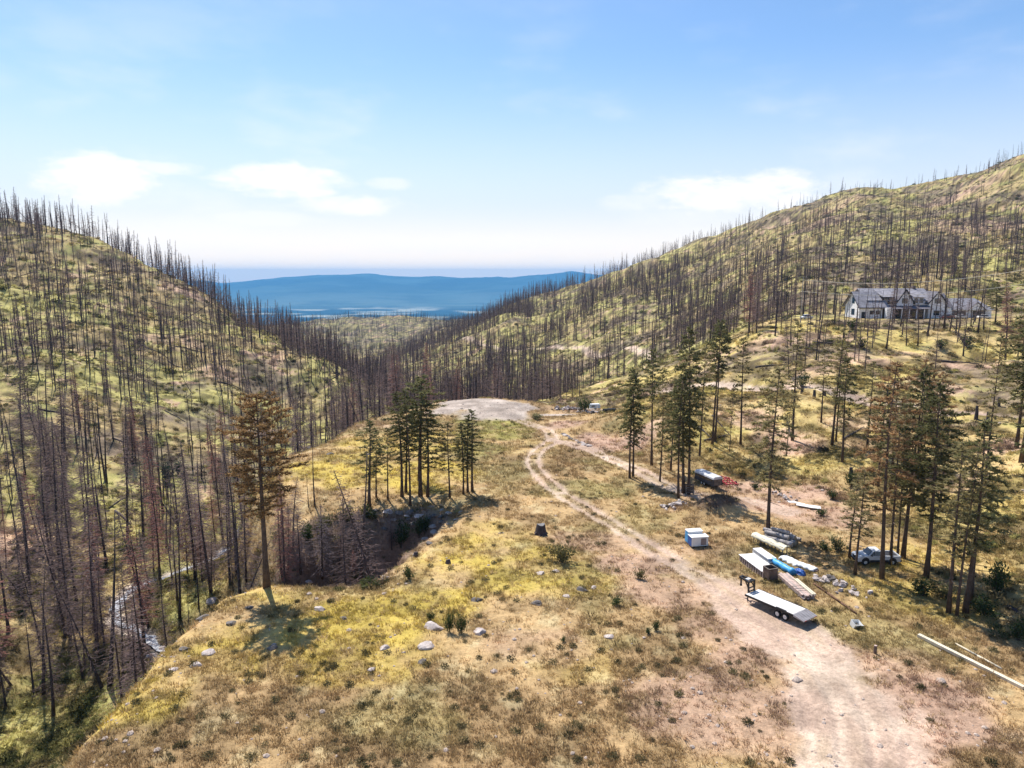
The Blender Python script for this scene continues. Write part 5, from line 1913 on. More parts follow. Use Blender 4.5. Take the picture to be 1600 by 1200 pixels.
def window(parent, x, z, w, h, y, name='window', axis='y'):
    """frame proud of the wall, pane inside; axis x = in the end wall"""
    f = MB()
    t = .07
    if axis == 'y':
        f.box(x, x + t, y - .05, y, z, z + h).box(x + w - t, x + w, y - .05, y, z, z + h).box(x + t, x + w - t, y - .05, y, z, z + t).box(x + t, x + w - t, y - .05, y, z + h - t, z + h)
        f.box(x + w / 2 - .03, x + w / 2 + .03, y - .045, y, z + t, z + h - t)
        o_ = f.build(name, m_trim, parent)
        MB().box(x + t, x + w - t, y - .022, y - .004, z + t, z + h - t).build('pane', m_glass, o_)
    else:
        f.box(y - .05, y, x, x + t, z, z + h).box(y - .05, y, x + w - t, x + w, z, z + h).box(y - .05, y, x + t, x + w - t, z, z + t).box(y - .05, y, x + t, x + w - t, z + h - t, z + h)
        o_ = f.build(name, m_trim, parent)
        MB().box(y - .022, y - .004, x + t, x + w - t, z + t, z + h - t).build('pane', m_glass, o_)
    return o_


def gable_x(parent, x0, x1, y0, y1, ze, zr, mat, over=.5, th=.16, yr=None):
    """roof with its ridge along x"""
    ym = yr if yr is not None else (y0 + y1) / 2
    sl0 = (zr - ze) / (ym - y0)
    sl1 = (zr - ze) / (y1 - ym)
    mb_ = MB()
    pts = [(y0 - over, ze - over * sl0), (ym, zr), (y1 + over, ze - over * sl1), (y1 + over, ze - over * sl1 + th), (ym, zr + th), (y0 - over, ze - over * sl0 + th)]
    a_ = [(x0 - over, y, z) for y, z in pts]
    b_ = [(x1 + over, y, z) for y, z in pts]
    mb_.add(a_ + b_, [(0, 1, 4, 5), (1, 2, 3, 4), (6, 11, 10, 7), (7, 10, 9, 8), (0, 6, 7, 1), (1, 7, 8, 2), (2, 8, 9, 3), (3, 9, 10, 4), (4, 10, 11, 5), (5, 11, 6, 0)])
    return mb_.build('roof', mat, parent)


def gable_y(parent, x0, x1, y0, y1, ze, zr, mat, over=.4, th=.16):
    xm = (x0 + x1) / 2
    sl = (zr - ze) / (xm - x0)
    pts = [(x0 - over, ze - over * sl), (xm, zr), (x1 + over, ze - over * sl), (x1 + over, ze - over * sl + th), (xm, zr + th), (x0 - over, ze - over * sl + th)]
    a_ = [(x, y0 - over, z) for x, z in pts]
    b_ = [(x, y1, z) for x, z in pts]
    return MB().add(a_ + b_, [(0, 1, 4, 5), (1, 2, 3, 4), (6, 11, 10, 7), (7, 10, 9, 8), (0, 6, 7, 1), (1, 7, 8, 2), (2, 8, 9, 3), (3, 9, 10, 4), (4, 10, 11, 5), (5, 11, 6, 0)]).build('roof', mat, parent)


wA = X1 - X0
wM = X2 - X0
wR = X3 - X0
# gable wing (its end wall faces the slope on the west)
mb = MB()
mb.box(0, wA, 0, 10, -1.2, 3.7)
mb.add([(0, 0, 3.7), (0, 10, 3.7), (0, 5, 8.0), (wA, 0, 3.7), (wA, 10, 3.7), (wA, 5, 8.0)], [(0, 2, 1), (3, 4, 5)])
mb.build('wall', m_house_wall, ho)
gable_x(ho, 0, wA + 1.2, 0, 10, 3.75, 8.05, m_roof, .6)
for y1_ in (-.6, 10.6):
    MB().beam((-.64, 5, 8.12), (-.64, y1_, 8.12 - abs(y1_ - 5) * .86), .36, .08).build('rake_board', m_trim, ho)
MB().beam((-.5, -.66, 3.22), (wA + 1.2, -.66, 3.22), .1, .22).build('gutter', m_trim, ho)
window(ho, 3.7, 4.5, 1.7, 1.9, -.002, axis='x')
window(ho, 3.4, .9, 2.1, 1.9, -.002, axis='x')
window(ho, 3.1, 1.2, 1.3, 1.2, -.002)
window(ho, 5.0, 1.2, 1.3, 1.2, -.002)
d_ = MB().box(.6, 1.7, -.05, -.002, -.1, 2.0).build('door', m_trim, ho)
MB().box(1.5, 1.58, -.09, -.05, .9, 1.05).build('handle', m_rim, d_)
# main block
mb = MB()
mb.box(wA + .003, wM, 2, 14, -1.2, 5.6)
mb.add([(wM, 2, 5.6), (wM, 14, 5.6), (wM, 8, 8.9)], [(0, 1, 2)])
mb.build('wall', m_house_wall, ho)
gable_x(ho, wA + .2 - 4.2, wM - .3, 2, 14, 5.65, 9.0, m_roof, .5)
# shed dormers with dark windows
for (x0_, x1_, n_) in ((wA + .6, wA + 4.4, 2), (wA + 10.3, wA + 13.6, 2)):
    MB().box(x0_, x1_, 1.6, 5.0, 4.4, 6.6).build('dormer_wall', m_house_wall if x0_ > wA + 8 else m_trim, ho)
    MB().add([(x0_ - .3, 1.1, 6.5), (x1_ + .3, 1.1, 6.5), (x1_ + .3, 7.5, 8.8), (x0_ - .3, 7.5, 8.8), (x0_ - .3, 1.1, 6.65), (x1_ + .3, 1.1, 6.65), (x1_ + .3, 7.5, 8.95), (x0_ - .3, 7.5, 8.95)],
             [(0, 1, 5, 4), (1, 2, 6, 5), (2, 3, 7, 6), (3, 0, 4, 7), (4, 5, 6, 7), (3, 2, 1, 0)]).build('dormer_roof', m_roof, ho)
    for k in range(n_):
        window(ho, x0_ + .3 + k * (x1_ - x0_) / n_, 4.7, (x1_ - x0_) / n_ - .5, 1.5, 1.598)
# cross gables
for (xc, w_, zr, yf) in ((wA + 7.2, 5.2, 8.9, .8), (wM + .4, 5.2, 8.2, .4)):
    x0_, x1_ = xc - w_ / 2, xc + w_ / 2
    mb = MB().box(x0_, x1_, yf, yf + 5, 3.2 if xc < wM - 2 else -1.2, 5.0)
    mb.add([(x0_, yf, 5.0), (x1_, yf, 5.0), (xc, yf, zr - .1)], [(0, 1, 2)])
    mb.build('gable_wall', m_house_wall, ho)
    gable_y(ho, x0_, x1_, yf, yf + 8, 5.0, zr, m_roof_dark, .45)
    window(ho, xc - .9, 4.6, 1.8, 1.6, yf - .002)
    for s_ in (-1, 1):
        sl_ = (zr - 5.0) / (w_ / 2)
        MB().beam((xc, yf - .47, zr + .05), (xc + s_ * (w_ / 2 + .45), yf - .47, 5.0 - .45 * sl_ + .05), .08, .34).build('rake_board', m_trim, ho)
window(ho, wM - .5, .9, 1.8, 1.5, .398)
# porch along the front
MB().add([(wA + .3, -1.9, 2.9), (wM - 1.9, -1.9, 2.9), (wM - 1.9, 1.2, 3.9), (wA + .3, 1.2, 3.9), (wA + .3, -1.9, 3.06), (wM - 1.9, -1.9, 3.06), (wM - 1.9, 1.2, 4.06), (wA + .3, 1.2, 4.06)],
         [(0, 1, 5, 4), (1, 2, 6, 5), (2, 3, 7, 6), (3, 0, 4, 7), (4, 5, 6, 7), (3, 2, 1, 0)]).build('porch_roof', m_roof_dark, ho)
for k in range(6):
    xx = wA + 2.9 + k * (wM - wA - 5.2) / 5
    MB().box(xx - .12, xx + .12, -1.75, -1.5, -.5, 2.9).build('porch_post', m_house_wall, ho)
MB().box(wA + .3, wM - 2.0, -1.9, 1.99, -1.0, -.1).build('porch_deck', m_stone_wall, ho)
MB().box(wA + .35, wM - 2.3, 1.95, 1.997, -.1, 2.8).build('stone_facing', m_stone_wall, ho)
for k in range(5):
    window(ho, wA + 2.4 + k * 2.5, .2, 1.5, 2.1, 1.948)
MB().box(wA + .2, wA + 1.9, -2.3, -1.0, -1.2, 3.3).build('porch_pier', m_house_wall, ho)
# low wing on the garage side
MB().box(wM + .003, wR, 1.0, 11, -1.2, 3.6).build('wall', m_house_wall, ho)
gable_x(ho, wM + .6, wR, 1.0, 11, 3.65, 7.4, m_roof_dark, .45)
for xx in (wM + 3.4, wM + 4.9):
    if xx + 1 < wR + .5:
        window(ho, xx - .8, 1.0, 1.0, 1.2, .998)
mb = MB().box(wA + 13.0, wA + 14.0, 7.4, 8.6, 6.0, 10.0)
mb.build('chimney', m_stone_wall, ho)

XG0, XG1 = hx(1486), hx(1552)
ga = thing('garage', 'low garage with a broad grey hipped roof beside the white house', 'garage', (XG0, HY + 3, HZ))
gw = XG1 - XG0
MB().box(0, gw, 0, 10, -1.0, 2.6).build('wall', m_house_wall, ga)
mb = MB()
o_ = .6
vv = [(-o_, -o_, 2.55), (gw + o_, -o_, 2.55), (gw + o_, 10 + o_, 2.55), (-o_, 10 + o_, 2.55), (2.6, 5, 6.0), (gw - 2.6, 5, 6.0)]
mb.add(vv, [(0, 1, 5, 4), (1, 2, 5), (2, 3, 4, 5), (3, 0, 4), (3, 2, 1, 0)])
mb.build('roof', m_roof, ga)
gable_y(ga, gw * .38, gw * .78, -1.4, 4, 2.6, 4.9, m_roof_dark, .3)
MB().add([(gw * .38, -1.4, 2.6), (gw * .78, -1.4, 2.6), (gw * .58, -1.4, 4.75)], [(0, 1, 2)]).build('gable_wall', m_house_wall, ga)
for k in range(2):
    o = MB().box(1.2 + k * 6.2, 5.2 + k * 6.2, -.06, -.003, -.3, 2.2).build('garage_door', m_trim, ga)
    for j in range(3):
        MB().box(1.3 + k * 6.2, 5.1 + k * 6.2, -.085, -.06, -.2 + j * .8, .5 + j * .8).build('panel', m_gray_ply, o)


def far_car(label, u, v, Y, rz, paint):
    x_, y, _ = P(u, v, Y)
    c_ = thing('parked_car', label, 'car', (x_, y, gz(x_, y)), rz, 'cars parked by the house')
    mb_ = MB().poly_prism([(-1.9, .35), (-1.9, .8), (-1.2, .92), (1.0, .92), (1.85, .78), (1.9, .35)], -.78, .78)
    mb_.build('body', paint, c_, bevel=.06)
    MB().add([(-1.3, -.74, .92), (1.05, -.74, .92), (.45, -.6, 1.35), (-.95, -.6, 1.35), (-1.3, .74, .92), (1.05, .74, .92), (.45, .6, 1.35), (-.95, .6, 1.35)],
             [(0, 1, 2, 3), (7, 6, 5, 4), (1, 5, 6, 2), (0, 3, 7, 4)]).build('window', m_glass, c_)
    MB().box(-.95, .45, -.61, .61, 1.352, 1.40).build('roof', paint, c_)
    for xx in (-1.2, 1.2):
        for s in (-.72, .72):
            wheel(c_, xx, s, .3, .3, .18)
    return c_


m_car_red = plain('dark_red_paint', (.16, .03, .035), .3, var=.1, spec=.6)
far_car('white car parked in front of the garage roof', 1501, 499, 219, .1, m_white_paint)
far_car('dark red car parked between the house and the garage', 1481, 499, 218, .2, m_car_red)
far_car('white car parked at the outer corner of the garage', 1537, 499, 218, -.1, m_white_paint)
far_car('white car parked alone at the open end of the house terrace', 1260, 501, 217, .25, m_white_paint)

# ------------------------------------------------------------------ power line in front of the house
pa = Vector(P(1251, 500, 204))
pa.z = gz(pa.x, pa.y)
pb = Vector(P(1640, 505, 190))
pb.z = gz(pb.x, pb.y)


def z_at(u, v, Y):
    return P(u, v, Y)


for (q, top, lb) in ((pa, max(z_at(1251, 433, 204)[2], z_at(1251, 452, 204)[2]) + .3, 'grey utility pole at the near end of the pale wires'), (pb, z_at(1640, 418, 190)[2] + .3, 'grey utility pole beyond the huge pine holding the pale wires')):
    o = thing('utility_pole', lb, 'utility pole', q)
    hh = top - q.z
    MB().tube([(0, 0, -.5), (0, 0, hh)], [.17, .11], 8).build('shaft', m_log, o)
    MB().beam((-.9, 0, hh - .4), (.9, 0, hh - .4), .12, .12).build('cross_arm', m_gray_ply, o)
    for s in (-.8, .8):
        MB().tube([(s, 0, hh - .34), (s, 0, hh - .16)], .05, 6).build('insulator', m_white_paint, o)
for (v0, vm_, v1, lb, k) in ((437, 442, 414, 'upper pale wire sagging across the front of the house', 0), (455, 461, 437, 'lower pale wire sagging across the front of the house', 1)):
    pts = []
    p0, p1 = Vector(P(1251, v0, 203.8)), Vector(P(1640, v1, 189.8))
    mid = Vector(P(1405, vm_, 198.5))
    f_ = (mid.x - p0.x) / (p1.x - p0.x)
    sag = (p0.z + (p1.z - p0.z) * f_ - mid.z) / (4 * f_ * (1 - f_))
    for i in range(41):
        t = i / 40
        q = p0.lerp(p1, t)
        q.z -= 4 * sag * t * (1 - t)
        pts.append(q - p0)
    w_ = thing('overhead_wire', lb, 'wire', p0)
    MB().tube(pts, .05, 5).build('cable', m_wire, w_)


# ================================================================== rocks
def rock_mesh(seed, flat=.6, sub=3, cuts=9):
    rnd = random.Random(seed)
    bm_ = bmesh.new()
    bmesh.ops.create_icosphere(bm_, subdivisions=sub, radius=1)
    planes = []
    for _ in range(cuts):
        n_ = Vector((rnd.gauss(0, 1), rnd.gauss(0, 1), rnd.gauss(.2, .8))).normalized()
        planes.append((n_, rnd.uniform(.55, .85)))
    ax, ay = rnd.uniform(.8, 1.25), rnd.uniform(.6, .95)
    for vtx in bm_.verts:
        c = vtx.co.copy()
        for n_, d_ in planes:
            k = c.dot(n_) - d_
            if k > 0:
                c -= n_ * k
        n1_ = float(fbm(np.array(c.x * 2.2 + seed), np.array(c.y * 2.2 + c.z * 1.7), 3, seed))
        c *= .88 + .26 * n1_
        vtx.co = Vector((c.x * ax, c.y * ay, c.z * flat))
    me_ = bpy.data.meshes.new('stone')
    bm_.to_mesh(me_)
    bm_.free()
    return me_


ROCKS = []
for k in range(7):
    me = rock_mesh(900 + k, .55 if k % 2 else .42)
    me.materials.append(m_rock)
    md = me.copy()
    md.materials[0] = m_rock_dark
    ROCKS.append((me, md))


def boulder(u, v, wpx, dark, label, group=None, k=0):
    p_ = spot(u, v)
    if p_ is None:
        return
    d_ = math.hypot(p_.x, p_.y)
    s_ = wpx / FPX * math.hypot(d_, CAM_Z - p_.z) * .44
    o_ = link('boulder', ROCKS[k % len(ROCKS)][1 if dark else 0])
    o_.location = p_ + Vector((0, 0, s_ * .02))
    o_.scale = (s_, s_, s_ * rng.uniform(.85, 1.2))
    o_.rotation_euler = (rng.uniform(-.25, .25), rng.uniform(-.25, .25), rng.uniform(-.5, .5))
    return tag(o_, label, 'boulder', group)


BOULDERS = [
    (500, 952, 24, 0, 'bright white boulder in the shade edge beside the rusty pine'),
    (677, 981, 30, 0, 'long pale boulder next to the pair of dark green shrubs'),
    (750, 989, 28, 0, 'flat pale boulder just past the pair of dark green shrubs'),
    (668, 1010, 30, 0, 'pale slab with a dark shadowed front below the green shrubs'),
    (600, 1013, 18, 0, 'small upright pale stone on the lower meadow'),
    (580, 1046, 16, 0, 'small white stone at the lowest edge of the meadow'),
    (661, 1035, 20, 1, 'dark round boulder below the pale slab'),
    (536, 966, 16, 1, 'dark flat stone in the yellow grass'),
    (745, 938, 18, 1, 'dark weathered rock in the middle of the meadow'),
    (425, 1013, 24, 1, 'low grey rock in the grass near the ravine lip'),
    (334, 940, 20, 0, 'pale boulder highest on the meadow rim by the creek'),
    (318, 966, 24, 1, 'dark grey boulder on the meadow rim by the creek'),
    (362, 974, 19, 1, 'dark angular boulder inland of the meadow rim'),
    (390, 950, 18, 1, 'dark rock beside the shadow of the rusty pine'),
    (254, 1013, 18, 0, 'pale boulder low on the meadow rim'),
    (289, 1014, 16, 1, 'small dark boulder low on the meadow rim'),
    (236, 1026, 22, 0, 'flat grey slab low on the meadow rim'),
    (328, 1020, 22, 0, 'flat pale slab in the yellow grass of the rim'),
    (306, 1040, 20, 0, 'grey pointed boulder near the lowest rim rocks'),
    (271, 1046, 16, 0, 'small pale boulder among the lowest rim rocks'),
    (845, 897, 20, 0, 'low pale rock below the lone stump'),
    (868, 893, 16, 0, 'grey rock in the green patch below the lone stump'),
    (910, 922, 18, 1, 'dark rock right of the green patch on the meadow'),
    (927, 919, 16, 0, 'pale rock touching the dark one on the meadow'),
    (886, 932, 14, 0, 'small white rock on the open meadow'),
    (837, 943, 22, 1, 'black scorched rock on the open meadow'),
    (952, 995, 20, 0, 'long pale rock flush with the dry grass'),
    (1110, 1046, 12, 1, 'little dark rock on the bare ground near the track'),
    (482, 909, 14, 0, 'pale stone at the lip of the gully'),
    (602, 903, 14, 0, 'pale stone under the black snag of the gully'),
    (470, 692, 16, 0, 'pale boulder on the far edge of the grassy spur'),
    (486, 701, 14, 1, 'dark boulder on the far edge of the grassy spur'),
    (515, 710, 14, 1, 'dark stone in the yellow grass of the spur'),
]
for k, (u, v, w_, dk, lb) in enumerate(BOULDERS):
    boulder(u, v, w_, dk, lb, None, k)
for k, (u, v, w_, dk) in enumerate(((660, 795, 14, 1), (672, 792, 12, 0), (690, 797, 14, 0), (702, 803, 14, 0), (712, 812, 12, 0), (676, 806, 16, 1), (640, 812, 14, 1), (690, 815, 14, 1), (680, 832, 16, 0), (664, 842, 18, 0),
                                    (672, 850, 14, 1), (650, 868, 14, 1), (636, 806, 12, 0), (720, 800, 10, 0))):
    boulder(u, v, w_, dk, f'{"dark" if dk else "pale"} rock in the scree at the head of the gully', f'{"dark" if dk else "pale"} rocks at the gully head', k)
for k, (u, v, w_) in enumerate(((640, 800, 20), (655, 806, 16), (668, 812, 18), (625, 802, 16), (605, 800, 18), (585, 798, 14), (690, 808, 16), (676, 822, 18), (660, 826, 14), (645, 818, 16), (615, 812, 14), (570, 804, 12), (550, 806, 16), (632, 830, 16), (600, 826, 14))):
    boulder(u, v, w_, k % 3 != 1, f'{"dark" if k % 3 != 1 else "pale"} rock sticking out of the back wall of the gully', f'{"dark" if k % 3 != 1 else "pale"} rocks of the gully wall', k)
for k in range(11):
    boulder(880 + k * 4.2, 680 + k * 1.7 + rng.uniform(-2, 2), rng.uniform(8, 13), k % 3 == 0, f'{"dark" if k % 3 == 0 else "pinkish pale"} rock in the row along the yard track', f'{"dark" if k % 3 == 0 else "pale"} rocks in the row along the yard track', k)


def rock_heap(name, label, u0, v0, u1, v1, n, lo, hi, dark=.25):
    a_, b_ = spot(u0, v0), spot(u1, v1)
    c_ = (a_ + b_) / 2
    t_ = thing(name, label, 'rock pile', (c_.x, c_.y, gz(c_.x, c_.y)))
    for k in range(n):
        f_ = rng.random()
        q = a_.lerp(b_, f_)
        q.x += rng.gauss(0, .45)
        q.y += rng.gauss(0, .45)
        s_ = rng.uniform(lo, hi)
        o_ = link('stone', ROCKS[k % 7][1 if rng.random() < dark else 0], t_)
        o_.location = (q.x - c_.x, q.y - c_.y, gz(q.x, q.y) - t_.location.z + s_ * .2 + rng.uniform(0, .25) * (1 - abs(f_ - .5) * 2))
        o_.scale = (s_, s_, s_ * 1.2)
        o_.rotation_euler = (rng.uniform(-.5, .5), rng.uniform(-.5, .5), rng.uniform(0, 6.28))


rock_heap('rock_pile', 'pile of pale broken rocks downhill of the white wrapped timber', 1280, 903, 1318, 914, 34, .18, .45, .35)
rock_heap('rock_pile', 'small spread of pale rocks beyond the rusty pipe', 1326, 924, 1348, 931, 16, .12, .32, .1)
rock_heap('rock_pile', 'heap of pinkish rocks beside the soil mound', 1034, 795, 1066, 786, 26, .18, .5, .1)
rock_heap('rock_pile', 'line of white rubble along the foot of the pink bank', 1212, 769, 1238, 786, 26, .14, .38, .1)
rock_heap('rock_pile', 'dark heap of rocks and soil next to the round bush', 868, 640, 905, 640, 26, .3, .8, .5)
rock_heap('rock_pile', 'reddish rock heap in front of the far camper', 905, 645, 940, 645, 24, .3, .7, .5)

# ================================================================== creek water among bleached stones
cp = [Vector((q[0], q[1], 0)) for q in CREEK]
vv, ff = [], []
for i, q in enumerate(cp):
    d_ = (cp[min(i + 1, len(cp) - 1)] - cp[max(i - 1, 0)]).normalized()
    n_ = Vector((-d_.y, d_.x, 0))
    w_ = .62 + .28 * math.sin(i * 1.3) + .2 * math.sin(i * 2.9)
    base = min(gz(q.x + n_.x * f_, q.y + n_.y * f_) for f_ in (-.6, 0, .6)) + .22
    for f_ in (-w_, -w_ * .3, w_ * .3, w_):
        r_ = q + n_ * f_
        vv.append((r_.x, r_.y, base + .06 * math.sin(i * 1.9 + f_)))
    if i:
        for j in range(3):
            ff.append(((i - 1) * 4 + j, (i - 1) * 4 + j + 1, i * 4 + j + 1, i * 4 + j))
o = MB().add(vv, ff).build('creek_water', m_water, None, smooth=True)
o['kind'] = 'structure'

# ================================================================== shrubs
def shrub_mesh(seed, n, leaf, mat, spiky=False):
    rnd = random.Random(seed)
    stems, lv_ = MB(), MB()
    for k in range(int(9 + n / 90)):
        a = rnd.uniform(0, 6.28)
        t_ = rnd.uniform(.1, .75)
        tip = Vector((math.cos(a) * t_, math.sin(a) * t_, rnd.uniform(.5, 1.0) * (1.2 - t_ * .6)))
        stems.tube([(tip.x * .1, tip.y * .1, -.15), (tip.x * .5, tip.y * .5, tip.z * .55), tuple(tip)], [.022, .014, .006], 3, cap=False)
        for _ in range(n // 12):
            f_ = rnd.uniform(.3, 1.05)
            c = Vector((tip.x * f_, tip.y * f_, tip.z * (f_ ** 1.1))) + Vector((rnd.gauss(0, .11), rnd.gauss(0, .11), rnd.gauss(0, .09)))
            d_ = Vector((rnd.gauss(0, .6), rnd.gauss(0, .6), rnd.gauss(.8 if spiky else .3, .6)))
            sliver(lv_, c, d_, leaf * rnd.uniform(.7, 1.4), leaf * (.3 if spiky else .65))
    return stems.mesh('stems', m_bark), lv_.mesh('leaves', mat)


SHRUBS = {'green': [shrub_mesh(1 + k, 420, .13, m_shrub) for k in range(3)], 'blue': [shrub_mesh(11 + k, 520, .13, m_shrub_blue) for k in range(2)],
          'dry': [shrub_mesh(21 + k, 380, .14, m_shrub_dry) for k in range(2)], 'spiky': [shrub_mesh(31 + k, 420, .20, m_shrub, True) for k in range(2)]}


def shrub(kind, u, v, wpx, hpx, label, group=None, k=0):
    p_ = spot(u, v)
    if p_ is None:
        return
    d_ = math.sqrt(p_.x ** 2 + p_.y ** 2 + (CAM_Z - p_.z) ** 2) / FPX
    pr = SHRUBS[kind][k % len(SHRUBS[kind])]
    t_ = thing('shrub', label, 'shrub', p_, rng.uniform(0, 6.28), group)
    t_.scale = (wpx * d_ / 1.5, wpx * d_ / 1.5, hpx * d_ / 1.05)
    link('stems', pr[0], t_)
    link('leaves', pr[1], t_)


for k, a in enumerate((
        ('dry', 879, 878, 46, 32, 'wide grey green shrub right of the lone stump'), ('spiky', 702, 988, 20, 34, 'tall spiky green shrub beside the long pale boulder'),
        ('spiky', 720, 989, 22, 30, 'bushy green shrub standing right of the tall spiky one'), ('green', 673, 970, 16, 16, 'small dark shrub behind the long pale boulder'),
        ('green', 962, 945, 22, 16, 'low dark green shrub on the open meadow'), ('green', 1025, 985, 18, 14, 'low dark shrub close to the track'), ('green', 1013, 990, 14, 10, 'tiny dark shrub left of its neighbour by the track'),
        ('dry', 1000, 905, 22, 18, 'greyish dry shrub on the bare patch of the meadow'), ('green', 1557, 925, 40, 36, 'bright green leafy bush right of the four thin pines'),
        ('blue', 262, 752, 24, 28, 'blue green round bush low on the slope across the creek'), ('blue', 278, 742, 16, 22, 'darker small bush touching the blue green round one'),
        ('green', 30, 930, 26, 26, 'dark green bush near the thick black trunk'), 
        ('green', 913, 643, 26, 24, 'round dark green bush on the little plateau by the camper'), ('green', 640, 905, 20, 24, 'green bush on the gully floor under the lip'), ('green', 655, 838, 24, 26, 'dark bush on the shaded gully wall'),
        ('green', 664, 832, 18, 30, 'yellow green bush among the scree of the gully head'), ('green', 625, 850, 40, 40, 'dark bush in the deepest shade of the gully'), ('dry', 560, 908, 30, 16, 'grey green scrub on the gully lip'), ('dry', 540, 815, 34, 26, 'olive scrub high on the back wall of the gully'), ('green', 575, 806, 28, 22, 'green scrub at the top of the back wall of the gully'), ('dry', 505, 830, 36, 30, 'olive scrub on the open side of the gully'), ('green', 480, 845, 30, 30, 'green bush on the open side of the gully'),
        ('green', 1252, 605, 22, 22, 'dark round bush above the driveway bend'), ('green', 1330, 760, 30, 20, 'dark scrub clump on the pink bank'), ('green', 1300, 780, 18, 16, 'dark scrub tuft in the middle of the pink bank'),
        ('green', 1283, 805, 20, 12, 'low green scrub below the white debris panels'), ('green', 1332, 515, 26, 14, 'green shrub under the gable wing of the house'), ('green', 1470, 545, 22, 14, 'green shrub on the grassy slope below the garage'),
        ('green', 1510, 540, 24, 16, 'dark green shrub on the slope below the parked cars'), ('green', 1345, 545, 22, 16, 'olive shrub on the slope below the house porch'),
        ('dry', 1310, 860, 34, 22, 'grey green scrub between the log pile and the pickup'), ('green', 1290, 860, 26, 14, 'dark low scrub behind the log pile'), ('green', 1440, 930, 44, 22, 'dark scrub under the thick trunked pine'),
        ('dry', 1475, 935, 40, 20, 'grey dead brush pile at the foot of the four thin pines'), ('green', 1540, 960, 50, 24, 'dark green scrub right of the four thin pines'), ('green', 1590, 1000, 30, 24, 'dark scrub at the slope edge below the four thin pines'),
        ('green', 880, 1003, 12, 10, 'little green tuft shrub in the lower meadow'), ('dry', 838, 655, 30, 10, 'low dry scrub next to the gravel knoll'), ('green', 1180, 765, 20, 10, 'green weeds beside the red harrow'))):
    shrub(*a, None, k)

# ================================================================== fallen trunks
m_fallen = m_char
LOGS = [(205, 530, 262, 560, .5), (160, 505, 300, 520, .4), (262, 564, 300, 577, .5), (275, 542, 328, 552, .45), (340, 597, 375, 608, .5), (258, 642, 290, 660, .35), (60, 640, 150, 660, .5), (20, 530, 60, 545, .4), (175, 685, 240, 700, .4),
        (180, 800, 205, 822, .5), (48, 858, 95, 885, .35), (170, 795, 200, 775, .3), (100, 470, 150, 478, .4), (310, 500, 345, 512, .4), (235, 470, 275, 480, .35), (400, 640, 440, 655, .4), (1100, 690, 1140, 680, .4), (1092, 668, 1118, 692, .35),
        (1113, 650, 1140, 680, .3), (1318, 688, 1350, 668, .35), (1180, 575, 1230, 570, .4), (1470, 565, 1530, 570, .5), (1270, 535, 1330, 540, .5), (985, 690, 1003, 702, .3), (1230, 660, 1236, 686, .4), (1575, 950, 1600, 965, .4)]
for k, (u0, v0, u1, v1, d_) in enumerate(LOGS):
    a_, b_ = spot(u0, v0), spot(u1, v1)
    if a_ is None or b_ is None or (a_ - b_).length > 60:
        continue
    zn_ = 'across the creek' if u0 < 460 and v0 < 790 else 'in the ravine' if u0 < 460 else 'on the slope below the house'
    o = thing('fallen_log', f'charred fallen trunk lying {zn_}', 'fallen log', a_, 0, f'fallen trunks {zn_}')
    pts = []
    n_ = 7
    for i in range(n_):
        q = a_.lerp(b_, i / (n_ - 1))
        q.z = gz(q.x, q.y) + d_ * .45
        pts.append(q - a_)
    MB().tube(pts, [d_ * .5 * (1 - .6 * i / (n_ - 1)) for i in range(n_)], 6).build('trunk', m_char, o, smooth=True)
    mb = MB()
    for i in range(10):
        q = pts[1].lerp(pts[-1], rng.random())
        sliver(mb, q, Vector((rng.gauss(0, 1), rng.gauss(0, 1), abs(rng.gauss(.6, .5)))), rng.uniform(.5, 1.3), .08)
    mb.build('branch_stubs', m_char, o)['kind'] = 'stuff'
for k, (u, v, h_) in enumerate(((1253, 615, 12), (1272, 620, 10), (1288, 618, 7), (1525, 655, 18), (1543, 660, 14), (1560, 635, 12), (1329, 745, 14), (700, 880, 6), (650, 870, 8), (1390, 745, 12))):
    p_ = spot(u, v)
    d_ = math.sqrt(p_.x ** 2 + p_.y ** 2) / FPX
    o = thing('burnt_stump', 'short black burnt stump on the slope by the driveway' if v < 700 else 'short black burnt stump in the dry grass', 'stump', p_, 0, 'stumps by the driveway' if v < 700 else 'stumps in the dry grass')
    MB().tube([(0, 0, -.2), (.03, 0, h_ * d_ * .5), (0, .04, h_ * d_)], [.36, .28, .22], 7).build('bole', m_char, o)

# ================================================================== ground cover: grass, scrub, small stones (nobody could count these)
def tuft_mesh(seed, n, h, spread, w, seedy=False):
    rnd = random.Random(seed)
    mb_ = MB()
    for _ in range(n):
        a = rnd.uniform(0, 6.28)
        r_ = spread * math.sqrt(rnd.random())
        p_ = Vector((r_ * math.cos(a), r_ * math.sin(a), -.04))
        d_ = Vector((math.cos(a) * rnd.uniform(.1, .9), math.sin(a) * rnd.uniform(.1, .9), 1.0))
        l_ = h * rnd.uniform(.5, 1.15)
        sliver(mb_, p_, d_, l_, w * rnd.uniform(.7, 1.3))
    return mb_.mesh('tuft', m_grass)


def bush_mesh(seed, n, w):
    rnd = random.Random(seed)
    mb_ = MB()
    for _ in range(n):
        v = Vector((rnd.gauss(0, 1), rnd.gauss(0, 1), rnd.gauss(0, 1))).normalized()
        c = Vector((v.x * .5, v.y * .5, abs(v.z) * .48)) * rnd.random() ** .6
        sliver(mb_, c, v + Vector((rnd.gauss(0, .5), rnd.gauss(0, .5), .6)), rnd.uniform(.16, .34), w)
    return mb_.mesh('bush', m_grass)


